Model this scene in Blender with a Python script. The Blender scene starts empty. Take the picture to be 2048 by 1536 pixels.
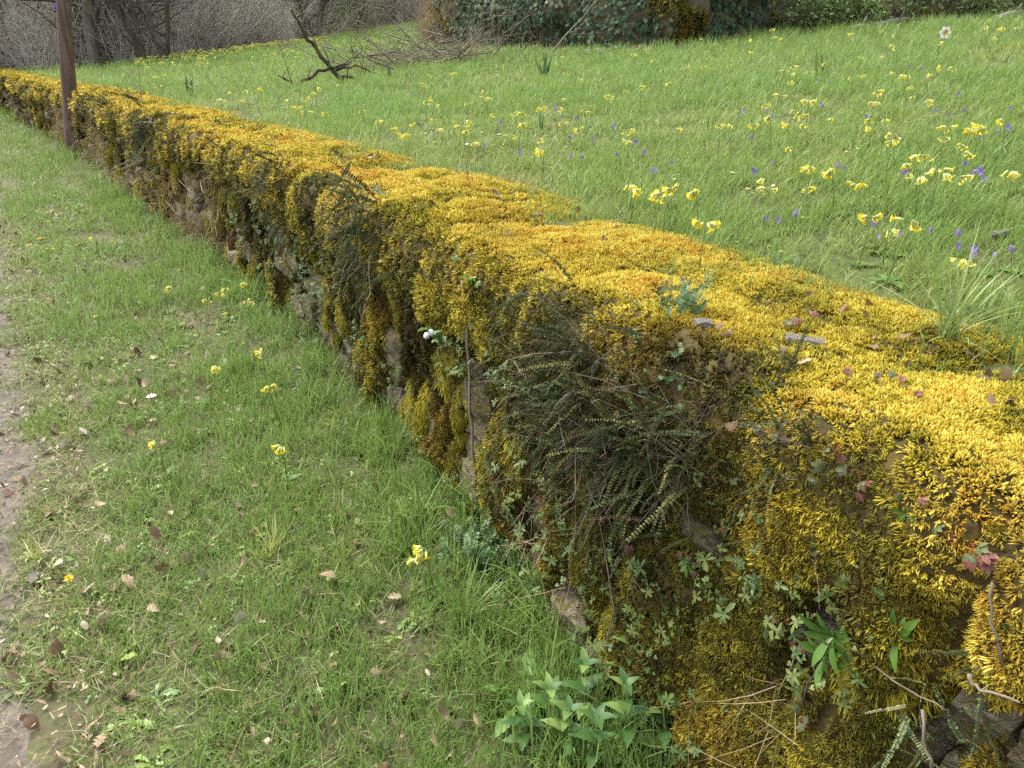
import bpy, math
import numpy as np
from mathutils import Vector, Matrix, Euler

# ------------------------------------------------------------------ camera, sky, sun, exposure
scene = bpy.context.scene
COL = scene.collection
PITCH = math.atan(.451)
cam_data = bpy.data.cameras.new('camera')
cam_data.sensor_width = 36.0
cam_data.lens = 36.0 * 1480 / 2048
cam_data.clip_start = .05
cam_data.clip_end = 1500
cam = bpy.data.objects.new('camera', cam_data)
cam.location = (0, 0, 1.6)
cam.rotation_euler = (math.pi / 2 - PITCH, 0, 0)
COL.objects.link(cam)
scene.camera = cam

SUN_EL, SUN_AZ = math.radians(58), math.radians(-50)      # azimuth from +Y towards +X
world = bpy.data.worlds.new('World')
scene.world = world
world.use_nodes = True
wn = world.node_tree
bg = wn.nodes['Background']
sky = wn.nodes.new('ShaderNodeTexSky')
sky.sky_type = 'NISHITA'
sky.sun_disc = False
sky.sun_elevation = SUN_EL
sky.sun_rotation = SUN_AZ
sky.air_density = 1.0
sky.dust_density = 4.0
sky.ozone_density = .6
veil = wn.nodes.new('ShaderNodeHueSaturation')            # a thin even cloud veil takes most of the blue out
veil.inputs['Saturation'].default_value = .35
wn.links.new(sky.outputs[0], veil.inputs['Color'])
wn.links.new(veil.outputs[0], bg.inputs[0])
bg.inputs[1].default_value = .15

sd = bpy.data.lights.new('sun', 'SUN')
sd.energy = 1.25
sd.angle = math.radians(20)
sd.color = (1, .95, .86)
so = bpy.data.objects.new('sun', sd)
sdir = Vector((math.sin(SUN_AZ) * math.cos(SUN_EL), math.cos(SUN_AZ) * math.cos(SUN_EL), math.sin(SUN_EL)))
so.rotation_euler = sdir.to_track_quat('Z', 'Y').to_euler()
so.location = (-20, 10, 30)
COL.objects.link(so)

scene.view_settings.view_transform = 'Standard'
scene.view_settings.look = 'None'
scene.view_settings.exposure = 1.65
scene.view_settings.gamma = 1
scene.cycles.max_bounces = 3
scene.cycles.diffuse_bounces = 2
scene.cycles.glossy_bounces = 2
scene.cycles.transmission_bounces = 2
scene.cycles.transparent_max_bounces = 3
scene.cycles.use_denoising = False
scene.cycles.use_adaptive_sampling = True
scene.cycles.adaptive_threshold = .03
scene.cycles.use_light_tree = False
scene.cycles.caustics_reflective = False
scene.cycles.caustics_refractive = False

RNG = np.random.default_rng(11)
PI = math.pi


# ------------------------------------------------------------------ noise
def hsh(ix, iy, seed):
    h = np.sin(ix * 127.1 + iy * 311.7 + seed * 74.7) * 43758.5453
    return h - np.floor(h)


def vn(x, y, seed=0):
    x = np.asarray(x, float); y = np.asarray(y, float)
    ix, iy = np.floor(x), np.floor(y)
    fx, fy = x - ix, y - iy
    fx = fx * fx * (3 - 2 * fx); fy = fy * fy * (3 - 2 * fy)
    a = hsh(ix, iy, seed); b = hsh(ix + 1, iy, seed); c = hsh(ix, iy + 1, seed); d = hsh(ix + 1, iy + 1, seed)
    return (a * (1 - fx) + b * fx) * (1 - fy) + (c * (1 - fx) + d * fx) * fy


def fbm(x, y, seed=0, n=3):
    t, a, s = 0, .5, 0
    for i in range(n):
        t = t + a * vn(np.asarray(x) * 2 ** i, np.asarray(y) * 2 ** i, seed + i * 7); s += a; a *= .5
    return t / s


def bump(x, y, seed=0):
    """cushion-like noise, 0..1"""
    x = np.asarray(x, float); y = np.asarray(y, float)
    ix, iy = np.floor(x), np.floor(y)
    best = np.full(np.broadcast(x, y).shape, 9.)
    for dx in (-1, 0, 1):
        for dy in (-1, 0, 1):
            cx, cy = ix + dx, iy + dy
            px = cx + hsh(cx, cy, seed); py = cy + hsh(cx, cy, seed + 3)
            best = np.minimum(best, (x - px) ** 2 + (y - py) ** 2)
    return np.sqrt(np.clip(1 - best / .8, 0, 1))


def sm(a, b, x):
    t = np.clip((x - a) / (b - a), 0, 1)
    return t * t * (3 - 2 * t)


# ------------------------------------------------------------------ the lie of the land: u runs along the wall, s across it (s > 0 is the meadow)
WL = np.array([(4.3, -5.2), (3.1, -3.1), (1.93, -1.1), (1.36, -.09), (.775, .92), (.43, 1.51), (.10, 2.08), (-.34, 2.805), (-.99, 3.925), (-1.75, 5.15),
               (-3.1, 7.05), (-4.6, 9.1), (-5.88, 11.05), (-7.75, 13.55), (-13.5, 21), (-24, 35), (-60, 83)], float)
_d = np.r_[0, np.cumsum(np.hypot(*np.diff(WL, axis=0).T))]
UU = np.arange(0, _d[-1], .05)
LN = np.c_[np.interp(UU, _d, WL[:, 0]), np.interp(UU, _d, WL[:, 1])]
_k = np.exp(-(np.arange(-24, 25) / 10.) ** 2); _k /= _k.sum()
_p = np.pad(LN, ((24, 24), (0, 0)), mode='reflect', reflect_type='odd')
LN = np.c_[np.convolve(_p[:, 0], _k, 'valid'), np.convolve(_p[:, 1], _k, 'valid')]
TG = np.gradient(LN, axis=0); TG /= np.linalg.norm(TG, axis=1)[:, None]
NR = np.c_[TG[:, 1], -TG[:, 0]]


def frame(u):
    p = np.stack([np.interp(u, UU, LN[:, i]) for i in (0, 1)], -1)
    n = np.stack([np.interp(u, UU, NR[:, i]) for i in (0, 1)], -1)
    t = np.stack([np.interp(u, UU, TG[:, i]) for i in (0, 1)], -1)
    return p, n, t


def P2(u, s):
    p, n, _ = frame(u)
    return p + n * np.asarray(s)[..., None]


def US(x, y):
    x = np.atleast_1d(x).astype(float); y = np.atleast_1d(y).astype(float)
    uo = np.empty(len(x)); s_o = np.empty(len(x))
    for i in range(0, len(x), 4000):
        a = slice(i, i + 4000)
        j = np.argmin((LN[None, :, 0] - x[a, None]) ** 2 + (LN[None, :, 1] - y[a, None]) ** 2, axis=1)
        uo[a] = UU[j]
        s_o[a] = (x[a] - LN[j, 0]) * NR[j, 0] + (y[a] - LN[j, 1]) * NR[j, 1]
    return uo, s_o


EDGE_T = np.array([-1.3, -.75, -.60, -.55, -.498, -.427, -.346, -.243, -.19, -.10, -.06, .0, .2, .36, .55, .9])
EDGE_R = np.array([24, 30, 29, 27, 23.8, 24.0, 26.5, 30.5, 40, 58, 58, 26, 20, 20, 23, 26.])


def edge_r(x, y):
    return np.interp(np.arctan2(x, y), EDGE_T, EDGE_R)


def z_hill(x, y):
    r = np.hypot(x, y)
    e = edge_r(x, y)
    k = np.maximum(0, r - e - 1.0)
    return .5 * k * sm(0, 12, k) + .0 * k


def z_field(x, y, s):
    return (.93 + .085 * np.maximum(s - .1, 0) - .03 * (1 - sm(0, .8, s)) + .05 * (fbm(x * .7, y * .7, 3) - .5) * sm(.3, 1.5, s)
            + z_hill(x, y) * sm(0, 3, s))


def z_verge(x, y, s):
    return .05 * (fbm(x * .9, y * .9, 5) - .5) + .06 * sm(-.5, 0, s) - .03 * sm(-1.45, -1.8, s)


def batter(u, z):
    """how far the foot of the wall stands out in front of its lip"""
    return np.interp(u, [0, 8.0, 9.2, 40], [.15, .14, .05, .04]) * np.clip(1 - np.asarray(z) / .88, 0, 1.1)


CAM = np.array([0, 0, 1.6])
CP, SP = math.cos(PITCH), math.sin(PITCH)


def ray(px, py):
    r = (px - 1024) / 1480.; u = (768 - py) / 1480.
    return np.array([r, CP + u * SP, u * CP - SP])


def hit(px, py, h=0., what='field'):
    """where the line of sight through a spot of the picture meets the field / verge (raised by h) or the face of the wall"""
    d = ray(px, py)
    t = np.geomspace(.7, 60, 220)
    for step in range(2):
        q = CAM + d * t[:, None]
        u, s = US(q[:, 0], q[:, 1])
        if what == 'field':
            ok = (s > .02) & (q[:, 2] < z_field(q[:, 0], q[:, 1], s) + h)
        elif what == 'verge':
            ok = q[:, 2] < z_verge(q[:, 0], q[:, 1], s) + h
        else:
            ok = ((s > -h - batter(u, q[:, 2])) & (q[:, 2] < .93)) | (q[:, 2] < 0.02)
        i = int(np.argmax(ok)) if ok.any() else len(t) - 1
        if step == 0:
            t = np.linspace(t[max(i - 1, 0)], t[i] + 1e-4, 60)
    return q[i], float(u[i]), float(s[i])


# ------------------------------------------------------------------ mesh helpers
class MB:
    def __init__(self):
        self.v, self.f, self.m, self.h = [], [], [], []

    def add(self, vs, fs, mat=0, h=None):
        o = len(self.v)
        self.v += [tuple(map(float, p)) for p in vs]
        self.h += list(h) if h is not None else [1.] * len(vs)
        self.f += [tuple(o + i for i in f) for f in fs]
        self.m += [mat] * len(fs)

    def tube(self, pts, rad, sides=5, mat=0, cap=True, h=None, spin=0.):
        pts = [np.asarray(p, float) for p in pts]
        n = len(pts)
        rad = np.broadcast_to(rad, (n,)) if np.ndim(rad) == 0 else rad
        vs, hs = [], []
        ref = None
        for i in range(n):
            d = pts[min(i + 1, n - 1)] - pts[max(i - 1, 0)]
            d = d / (np.linalg.norm(d) + 1e-9)
            if ref is None:
                ref = np.cross(d, (.31, .52, .79) if abs(d[2]) > .8 else (0, 0, 1.))
            x = ref - d * (ref @ d); x /= np.linalg.norm(x) + 1e-9
            ref = x
            y = np.cross(d, x)
            for k in range(sides):
                a = 2 * PI * k / sides + spin
                vs.append(pts[i] + rad[i] * (math.cos(a) * x + math.sin(a) * y))
                hs.append(i / (n - 1) if h is None else h)
        fs = []
        for i in range(n - 1):
            for k in range(sides):
                k2 = (k + 1) % sides
                fs.append((i * sides + k, i * sides + k2, (i + 1) * sides + k2, (i + 1) * sides + k))
        if cap:
            fs.append(tuple(range(sides - 1, -1, -1)))
            fs.append(tuple((n - 1) * sides + k for k in range(sides)))
        self.add(vs, fs, mat, hs)

    def blade(self, base, az, lean, length, width, bend=.6, segs=3, mat=0, twist=0.):
        """a tapering grass blade"""
        base = np.asarray(base, float)
        out = np.array([math.cos(az), math.sin(az), 0])
        side = np.array([-math.sin(az + twist), math.cos(az + twist), 0])
        vs, hs, fs = [], [], []
        p = base.copy(); ang = lean
        for i in range(segs + 1):
            t = i / segs
            w = width * (1 - t ** 2.2) * (.75 + .5 * min(t * 3, .5))
            if i < segs:
                vs += [p - side * w / 2, p + side * w / 2]; hs += [t, t]
            else:
                vs.append(p.copy()); hs.append(1.)
            p = p + (out * math.sin(ang) + np.array([0, 0, math.cos(ang)])) * length / segs
            ang += bend / segs
        for i in range(segs - 1):
            fs.append((2 * i, 2 * i + 1, 2 * i + 3, 2 * i + 2))
        fs.append((2 * segs - 2, 2 * segs - 1, 2 * segs))
        self.add(vs, fs, mat, hs)

    def leaf(self, base, dirv, up, length, width, outline, fold=.15, droop=.2, mat=0):
        """a leaf with a midrib: outline = half widths from base to tip (0..1 of width/2)"""
        base = np.asarray(base, float); d = np.asarray(dirv, float); d = d / np.linalg.norm(d)
        up = np.asarray(up, float); up = up - d * (up @ d)
        n = np.linalg.norm(up)
        up = up / n if n > 1e-6 else np.array([0, 0, 1.])
        sd = np.cross(up, d)
        k = len(outline)
        vs, hs, fs = [], [], []
        for i, w in enumerate(outline):
            t = i / (k - 1)
            c = base + d * length * t - up * droop * length * t * t
            wv = sd * w * width / 2
            lift = up * abs(w) * width / 2 * fold
            vs += [c, c + wv + lift, c - wv + lift]; hs += [t, t, t]
        for i in range(k - 1):
            a, b = 3 * i, 3 * i + 3
            fs += [(a, a + 1, b + 1, b), (a, b, b + 2, a + 2)]
        self.add(vs, fs, mat, hs)

    def mesh(self, name, mats, smooth=True):
        me = bpy.data.meshes.new(name)
        me.from_pydata(self.v, [], self.f)
        for m in (mats if isinstance(mats, (list, tuple)) else [mats]):
            me.materials.append(m)
        me.polygons.foreach_set('material_index', self.m)
        if smooth:
            me.polygons.foreach_set('use_smooth', [True] * len(self.f))
        at = me.attributes.new('h', 'FLOAT', 'POINT')
        at.data.foreach_set('value', self.h)
        me.update()
        return me


def grid_mesh(name, V, nu, nv, mat, smooth=True, keep=None, attrs=None):
    V = np.asarray(V, float).reshape(-1, 3)
    i, j = np.meshgrid(np.arange(nu - 1), np.arange(nv - 1), indexing='ij')
    a = (i * nv + j).ravel()
    F = np.c_[a, a + nv, a + nv + 1, a + 1]
    if keep is not None:
        F = F[keep.ravel()[F].all(1)]
    me = bpy.data.meshes.new(name)
    me.from_pydata(V.tolist(), [], F.tolist())
    me.materials.append(mat)
    if smooth:
        me.polygons.foreach_set('use_smooth', [True] * len(F))
    for k, val in (attrs or {}).items():
        me.attributes.new(k, 'FLOAT', 'POINT').data.foreach_set('value', np.asarray(val, float).ravel())
    me.update()
    return me


def link(name, data, parent=None, loc=None, rot=None, scl=None):
    o = bpy.data.objects.new(name, data)
    COL.objects.link(o)
    if parent is not None:
        o.parent = parent
    if loc is not None:
        o.location = loc
    if rot is not None:
        o.rotation_euler = rot
    if scl is not None:
        o.scale = (scl,) * 3 if np.ndim(scl) == 0 else scl
    return o


def tag(o, label=None, cat=None, group=None, kind=None):
    if label: o['label'] = label
    if cat: o['category'] = cat
    if group: o['group'] = group
    if kind: o['kind'] = kind
    return o


def align(n, spin):
    """Euler angles that turn +Z onto n, spun about it"""
    n = n / np.linalg.norm(n, axis=-1, keepdims=True)
    ref = np.where(np.abs(n[:, 2:3]) < .95, np.array([[0, 0, 1.]]), np.array([[1., 0, 0]]))
    x = np.cross(ref, n); x /= np.linalg.norm(x, axis=1, keepdims=True)
    y = np.cross(n, x)
    c, s = np.cos(spin)[:, None], np.sin(spin)[:, None]
    X = c * x + s * y; Y = -s * x + c * y
    return np.c_[np.arctan2(Y[:, 2], n[:, 2]), -np.arcsin(np.clip(X[:, 2], -1, 1)), np.arctan2(X[:, 1], X[:, 0])]


def scatter(name, pts, rot, scl, idx, tone, sources, base=None, parent=None):
    """one object of many small instances; sources = meshes"""
    pts = np.asarray(pts, float)
    n = len(pts)
    me = bpy.data.meshes.new(name)
    me.from_pydata(pts.tolist(), [], [])
    me.attributes.new('rot', 'FLOAT_VECTOR', 'POINT').data.foreach_set('vector', np.asarray(rot, np.float32).ravel())
    sc = np.asarray(scl, float)
    if sc.ndim == 1:
        sc = np.repeat(sc[:, None], 3, 1)
    me.attributes.new('scl', 'FLOAT_VECTOR', 'POINT').data.foreach_set('vector', sc.astype(np.float32).ravel())
    me.attributes.new('idx', 'INT', 'POINT').data.foreach_set('value', np.asarray(idx, np.int32))
    me.attributes.new('tone', 'FLOAT', 'POINT').data.foreach_set('value', np.asarray(tone, np.float32))
    col = bpy.data.collections.new(name + '_pieces')
    for i, m in enumerate(sources):
        col.objects.link(bpy.data.objects.new('%s_piece_%02d' % (name, i), m))
    o = link(name, me, parent)
    ng = bpy.data.node_groups.new(name, 'GeometryNodeTree')
    ng.interface.new_socket('Geometry', in_out='INPUT', socket_type='NodeSocketGeometry')
    ng.interface.new_socket('Geometry', in_out='OUTPUT', socket_type='NodeSocketGeometry')
    N, Lk = ng.nodes, ng.links
    gi, go = N.new('NodeGroupInput'), N.new('NodeGroupOutput')
    ci = N.new('GeometryNodeCollectionInfo')
    ci.inputs['Collection'].default_value = col
    ci.inputs['Separate Children'].default_value = True
    ci.inputs['Reset Children'].default_value = True
    iop = N.new('GeometryNodeInstanceOnPoints')
    iop.inputs['Pick Instance'].default_value = True

    def attr(nm, typ):
        a = N.new('GeometryNodeInputNamedAttribute'); a.data_type = typ
        a.inputs['Name'].default_value = nm
        return a.outputs['Attribute']
    e2r = N.new('FunctionNodeEulerToRotation')
    Lk.new(attr('rot', 'FLOAT_VECTOR'), e2r.inputs[0])
    Lk.new(gi.outputs[0], iop.inputs['Points'])
    Lk.new(ci.outputs[0], iop.inputs['Instance'])
    Lk.new(attr('idx', 'INT'), iop.inputs['Instance Index'])
    Lk.new(e2r.outputs[0], iop.inputs['Rotation'])
    Lk.new(attr('scl', 'FLOAT_VECTOR'), iop.inputs['Scale'])
    Lk.new(iop.outputs[0], go.inputs[0])
    md = o.modifiers.new('scatter', 'NODES')
    md.node_group = ng
    return o


# ------------------------------------------------------------------ materials
MATS = {}


def nodes_of(name):
    m = bpy.data.materials.new(name)
    m.use_nodes = True
    nt = m.node_tree
    nt.nodes.clear()
    MATS[name] = m
    return m, nt, nt.nodes.new, nt.links.new


def ramp(new, stops):
    r = new('ShaderNodeValToRGB')
    e = r.color_ramp.elements
    while len(e) < len(stops):
        e.new(.5)
    for i, (p, c) in enumerate(stops):
        e[i].position = p
        e[i].color = (*c, 1)
    return r


def leafy(name, stops, attr='inst', trans=.3, rough=.45, base_dark=None, var=.25, noise_scale=60, spec=.4, blends=()):
    """foliage: colour from a per-instance tone (or object colour), a lighter tip, thin and translucent"""
    m, nt, new, lk = nodes_of(name)
    out = new('ShaderNodeOutputMaterial')
    rp = ramp(new, stops)
    if attr == 'inst':
        a = new('ShaderNodeAttribute'); a.attribute_type = 'INSTANCER'; a.attribute_name = 'tone'
        tone = a.outputs['Fac']
    else:
        a = new('ShaderNodeObjectInfo')
        tone = a.outputs['Random'] if attr == 'rand' else a.outputs['Alpha']
    nz = new('ShaderNodeTexNoise'); nz.inputs['Scale'].default_value = noise_scale; nz.inputs['Detail'].default_value = 0
    g = new('ShaderNodeNewGeometry')
    lk(g.outputs['Position'], nz.inputs['Vector'])
    ma = new('ShaderNodeMath'); ma.operation = 'MULTIPLY_ADD'
    ma.inputs[1].default_value = var
    lk(nz.outputs['Fac'], ma.inputs[0])
    sb = new('ShaderNodeMath'); sb.operation = 'SUBTRACT'; sb.inputs[1].default_value = var * .5
    lk(tone, sb.inputs[0]); lk(sb.outputs[0], ma.inputs[2])
    lk(ma.outputs[0], rp.inputs[0])
    colour = rp.outputs[0]
    for sc2, lo, hi, c2, off in blends:
        n2 = new('ShaderNodeTexNoise'); n2.inputs['Scale'].default_value = sc2; n2.inputs['Detail'].default_value = 1
        va = new('ShaderNodeVectorMath'); va.operation = 'ADD'; va.inputs[1].default_value = (off, off, off)
        lk(g.outputs['Position'], va.inputs[0]); lk(va.outputs[0], n2.inputs['Vector'])
        mr = new('ShaderNodeMapRange'); mr.inputs[1].default_value = lo; mr.inputs[2].default_value = hi; mr.inputs[4].default_value = .42
        lk(n2.outputs['Fac'], mr.inputs[0])
        mz = new('ShaderNodeMix'); mz.data_type = 'RGBA'
        lk(mr.outputs[0], mz.inputs[0]); lk(colour, mz.inputs[6]); mz.inputs[7].default_value = (*c2, 1)
        colour = mz.outputs[2]
    if base_dark is not None:
        h = new('ShaderNodeAttribute'); h.attribute_name = 'h'
        mx = new('ShaderNodeMix'); mx.data_type = 'RGBA'
        if len(base_dark) == 4:                                # older growth at the base: the shoot's own colour, browner
            mu = new('ShaderNodeMix'); mu.data_type = 'RGBA'; mu.blend_type = 'MULTIPLY'; mu.inputs[0].default_value = 1
            lk(colour, mu.inputs[6]); mu.inputs[7].default_value = (*base_dark[:3], 1)
            lk(mu.outputs[2], mx.inputs[6])
        else:
            mx.inputs[6].default_value = (*base_dark, 1)
        lk(colour, mx.inputs[7]); lk(h.outputs['Fac'], mx.inputs[0])
        colour = mx.outputs[2]
    p = new('ShaderNodeBsdfPrincipled')
    lk(colour, p.inputs['Base Color'])
    p.inputs['Roughness'].default_value = rough
    p.inputs['Specular IOR Level'].default_value = spec
    if trans > 0:
        t = new('ShaderNodeBsdfTranslucent'); lk(colour, t.inputs[0])
        mix = new('ShaderNodeMixShader'); mix.inputs[0].default_value = trans
        lk(p.outputs[0], mix.inputs[1]); lk(t.outputs[0], mix.inputs[2])
        lk(mix.outputs[0], out.inputs[0])
    else:
        lk(p.outputs[0], out.inputs[0])
    return m


def rough_mat(name, stops, scale=8, detail=6, bump_d=.3, bump_scale=40, rough=.85, coord='world', stretch=(1, 1, 1), second=None, objvar=0., dist=.02):
    m, nt, new, lk = nodes_of(name)
    out = new('ShaderNodeOutputMaterial')
    if coord == 'world':
        src = new('ShaderNodeNewGeometry').outputs['Position']
    else:
        tc = new('ShaderNodeTexCoord'); src = tc.outputs['Object']
        if objvar:
            oi = new('ShaderNodeObjectInfo')
            cm = new('ShaderNodeCombineXYZ')
            mm = new('ShaderNodeMath'); mm.operation = 'MULTIPLY'; mm.inputs[1].default_value = 37.
            lk(oi.outputs['Random'], mm.inputs[0])
            for i in range(3): lk(mm.outputs[0], cm.inputs[i])
            va = new('ShaderNodeVectorMath'); va.operation = 'ADD'
            lk(src, va.inputs[0]); lk(cm.outputs[0], va.inputs[1]); src = va.outputs[0]
    mp = new('ShaderNodeMapping'); mp.inputs['Scale'].default_value = stretch
    lk(src, mp.inputs[0])
    nz = new('ShaderNodeTexNoise'); nz.inputs['Scale'].default_value = scale; nz.inputs['Detail'].default_value = detail; nz.inputs['Roughness'].default_value = .65
    lk(mp.outputs[0], nz.inputs['Vector'])
    rp = ramp(new, stops)
    fac = nz.outputs['Fac']
    if objvar:
        ma = new('ShaderNodeMath'); ma.operation = 'MULTIPLY_ADD'; ma.inputs[1].default_value = objvar
        lk(oi.outputs['Random'], ma.inputs[0])
        sb = new('ShaderNodeMath'); sb.operation = 'SUBTRACT'; sb.inputs[1].default_value = objvar / 2
        lk(fac, sb.inputs[0]); lk(sb.outputs[0], ma.inputs[2]); fac = ma.outputs[0]
    lk(fac, rp.inputs[0])
    colour = rp.outputs[0]
    if second:
        sc2, lo, hi, c2 = second
        n2 = new('ShaderNodeTexNoise'); n2.inputs['Scale'].default_value = sc2; n2.inputs['Detail'].default_value = 5
        lk(mp.outputs[0], n2.inputs['Vector'])
        mr = new('ShaderNodeMapRange'); mr.inputs[1].default_value = lo; mr.inputs[2].default_value = hi
        lk(n2.outputs['Fac'], mr.inputs[0])
        mx = new('ShaderNodeMix'); mx.data_type = 'RGBA'
        lk(mr.outputs[0], mx.inputs[0]); lk(colour, mx.inputs[6]); mx.inputs[7].default_value = (*c2, 1)
        colour = mx.outputs[2]
    p = new('ShaderNodeBsdfPrincipled')
    lk(colour, p.inputs['Base Color']); p.inputs['Roughness'].default_value = rough
    p.inputs['Specular IOR Level'].default_value = .25
    if bump_d:
        nb = new('ShaderNodeTexNoise'); nb.inputs['Scale'].default_value = bump_scale; nb.inputs['Detail'].default_value = 6
        lk(mp.outputs[0], nb.inputs['Vector'])
        bp = new('ShaderNodeBump'); bp.inputs['Strength'].default_value = bump_d; bp.inputs['Distance'].default_value = dist
        lk(nb.outputs['Fac'], bp.inputs['Height']); lk(bp.outputs[0], p.inputs['Normal'])
    lk(p.outputs[0], out.inputs[0])
    return m


def plain(name, c, rough=.6, spec=.3, trans=0.):
    m, nt, new, lk = nodes_of(name)
    out = new('ShaderNodeOutputMaterial')
    nz = new('ShaderNodeTexNoise'); nz.inputs['Scale'].default_value = 90
    g = new('ShaderNodeNewGeometry'); lk(g.outputs['Position'], nz.inputs['Vector'])
    rp = ramp(new, [(.3, [x * .78 for x in c]), (.7, [min(1, x * 1.15) for x in c])])
    lk(nz.outputs['Fac'], rp.inputs[0])
    p = new('ShaderNodeBsdfPrincipled'); lk(rp.outputs[0], p.inputs['Base Color'])
    p.inputs['Roughness'].default_value = rough; p.inputs['Specular IOR Level'].default_value = spec
    if trans:
        t = new('ShaderNodeBsdfTranslucent'); lk(rp.outputs[0], t.inputs[0])
        mix = new('ShaderNodeMixShader'); mix.inputs[0].default_value = trans
        lk(p.outputs[0], mix.inputs[1]); lk(t.outputs[0], mix.inputs[2]); lk(mix.outputs[0], out.inputs[0])
    else:
        lk(p.outputs[0], out.inputs[0])
    return m


M_grass = leafy('grass', [(0, (.33, .27, .15)), (.12, (.36, .36, .12)), (.3, (.32, .41, .085)), (.55, (.24, .375, .068)), (.8, (.17, .335, .058)), (1, (.30, .45, .12))],
                trans=.45, rough=.45, base_dark=(.17, .21, .07), var=.4, spec=.5)
M_mgrass = MATS['grass']
M_herb = leafy('herb', [(0, (.26, .34, .07)), (.5, (.20, .31, .07)), (1, (.15, .26, .08))], trans=.25, rough=.4)
M_straw = leafy('straw', [(0, (.20, .13, .07)), (.5, (.36, .27, .15)), (1, (.48, .40, .27))], trans=.1, rough=.7)
M_litter = leafy('dead_leaves', [(0, (.07, .04, .025)), (.35, (.16, .09, .05)), (.7, (.28, .20, .12)), (1, (.42, .35, .26))], trans=.1, rough=.6)
M_leafdead = leafy('dead_leaf', [(0, (.07, .04, .022)), (.3, (.17, .095, .05)), (.65, (.29, .21, .13)), (1, (.46, .40, .31))], attr='alpha', trans=.1, rough=.55, var=.5, noise_scale=40)
MOSS_STOPS = [(0, (.055, .046, .012)), (.22, (.115, .108, .018)), (.42, (.25, .24, .03)), (.6, (.50, .43, .035)), (.78, (.77, .635, .075)), (.92, (.87, .745, .14)), (1, (.70, .46, .05))]
M_moss = leafy('moss', MOSS_STOPS, trans=.3, rough=.6, base_dark=(.50, .38, .34, 1), var=.35, noise_scale=14, spec=.25, blends=((2.6, .56, .68, (.52, .34, .03), 0), (3.4, .57, .68, (.27, .26, .03), 17)))
M_mosso = leafy('moss_cushion', [(0, (.06, .05, .012)), (.22, (.14, .125, .018)), (.42, (.30, .275, .03)), (.6, (.48, .43, .04)), (.78, (.66, .58, .06)), (1, (.76, .66, .10))], attr='alpha', trans=.3, rough=.6, base_dark=(.48, .40, .34, 1), var=.3, noise_scale=25, spec=.25)
M_mossbody = rough_mat('moss_body', [(.3, (.035, .024, .009)), (.55, (.075, .055, .012)), (.8, (.14, .105, .018))], scale=14, bump_d=.9, bump_scale=90, dist=.015)
M_stone = rough_mat('stone', [(.25, (.05, .038, .022)), (.45, (.15, .122, .08)), (.62, (.25, .21, .15)), (.8, (.40, .36, .29))], scale=9, detail=8, bump_d=.8, bump_scale=26, coord='object', objvar=.35, second=(7, .50, .60, (.13, .105, .022)))
M_core = rough_mat('wall_core', [(.3, (.03, .022, .014)), (.7, (.09, .065, .035))], scale=12, bump_d=.8, bump_scale=30)
M_soil = rough_mat('verge_soil', [(.25, (.045, .037, .023)), (.45, (.08, .07, .038)), (.6, (.09, .10, .036)), (.8, (.15, .125, .075))], scale=7, detail=8, bump_d=.7, bump_scale=45, second=(3.3, .45, .62, (.075, .072, .036)))
M_field = rough_mat('meadow_soil', [(.3, (.045, .05, .02)), (.5, (.07, .09, .026)), (.7, (.11, .115, .045))], scale=5, detail=8, bump_d=.6, bump_scale=30, second=(2.2, .5, .65, (.10, .085, .04)))
M_path = rough_mat('path', [(.25, (.06, .052, .042)), (.5, (.125, .108, .085)), (.75, (.21, .185, .15))], scale=22, detail=9, bump_d=.8, bump_scale=60, second=(3, .5, .65, (.10, .09, .075)))
M_pole = rough_mat('pole_wood', [(.3, (.065, .042, .032)), (.5, (.12, .082, .064)), (.7, (.20, .145, .118))], scale=16, detail=7, bump_d=.5, bump_scale=40, coord='object', stretch=(1, 1, .06))
M_bark = rough_mat('bark', [(.3, (.05, .042, .034)), (.55, (.11, .095, .078)), (.75, (.20, .18, .15))], scale=9, bump_d=.8, bump_scale=18, coord='object', stretch=(1, 1, .25), objvar=.25, second=(3.5, .6, .7, (.11, .115, .035)))
M_barkpale = rough_mat('bark_pale', [(.3, (.12, .10, .08)), (.55, (.26, .235, .20)), (.75, (.38, .35, .31))], scale=9, bump_d=.8, bump_scale=18, coord='object', stretch=(1, 1, .3), second=(4, .6, .7, (.16, .14, .04)))
M_twig = rough_mat('twig', [(.3, (.10, .08, .06)), (.7, (.24, .20, .155))], scale=10, bump_d=0, coord='object', objvar=.4)
M_twigdry = rough_mat('dry_twig', [(.3, (.09, .072, .054)), (.7, (.21, .175, .13))], scale=12, bump_d=.2, coord='object', objvar=.4)
M_darktwig = rough_mat('dark_twig', [(.3, (.028, .022, .016)), (.7, (.085, .07, .05))], scale=12, bump_d=.4, coord='object', second=(3, .52, .64, (.17, .15, .025)))
M_thicket = leafy('thicket', [(0, (.20, .185, .165)), (.35, (.33, .31, .275)), (.65, (.45, .425, .38)), (.85, (.33, .35, .23)), (1, (.33, .37, .21))], trans=0, rough=.9, var=.3, noise_scale=2)
M_budleaf = leafy('young_leaves', [(0, (.12, .15, .045)), (1, (.18, .21, .07))], trans=.3, rough=.6)
M_ivy = leafy('ivy', [(0, (.025, .05, .03)), (.5, (.055, .10, .055)), (.8, (.09, .15, .08)), (1, (.15, .18, .07))], trans=.08, rough=.6, spec=.15, noise_scale=4)
M_bank = rough_mat('bank_rock', [(.3, (.05, .04, .028)), (.5, (.11, .09, .06)), (.62, (.16, .14, .05)), (.8, (.26, .23, .18))], scale=4, detail=8, bump_d=.9, bump_scale=9, dist=.08)
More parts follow.
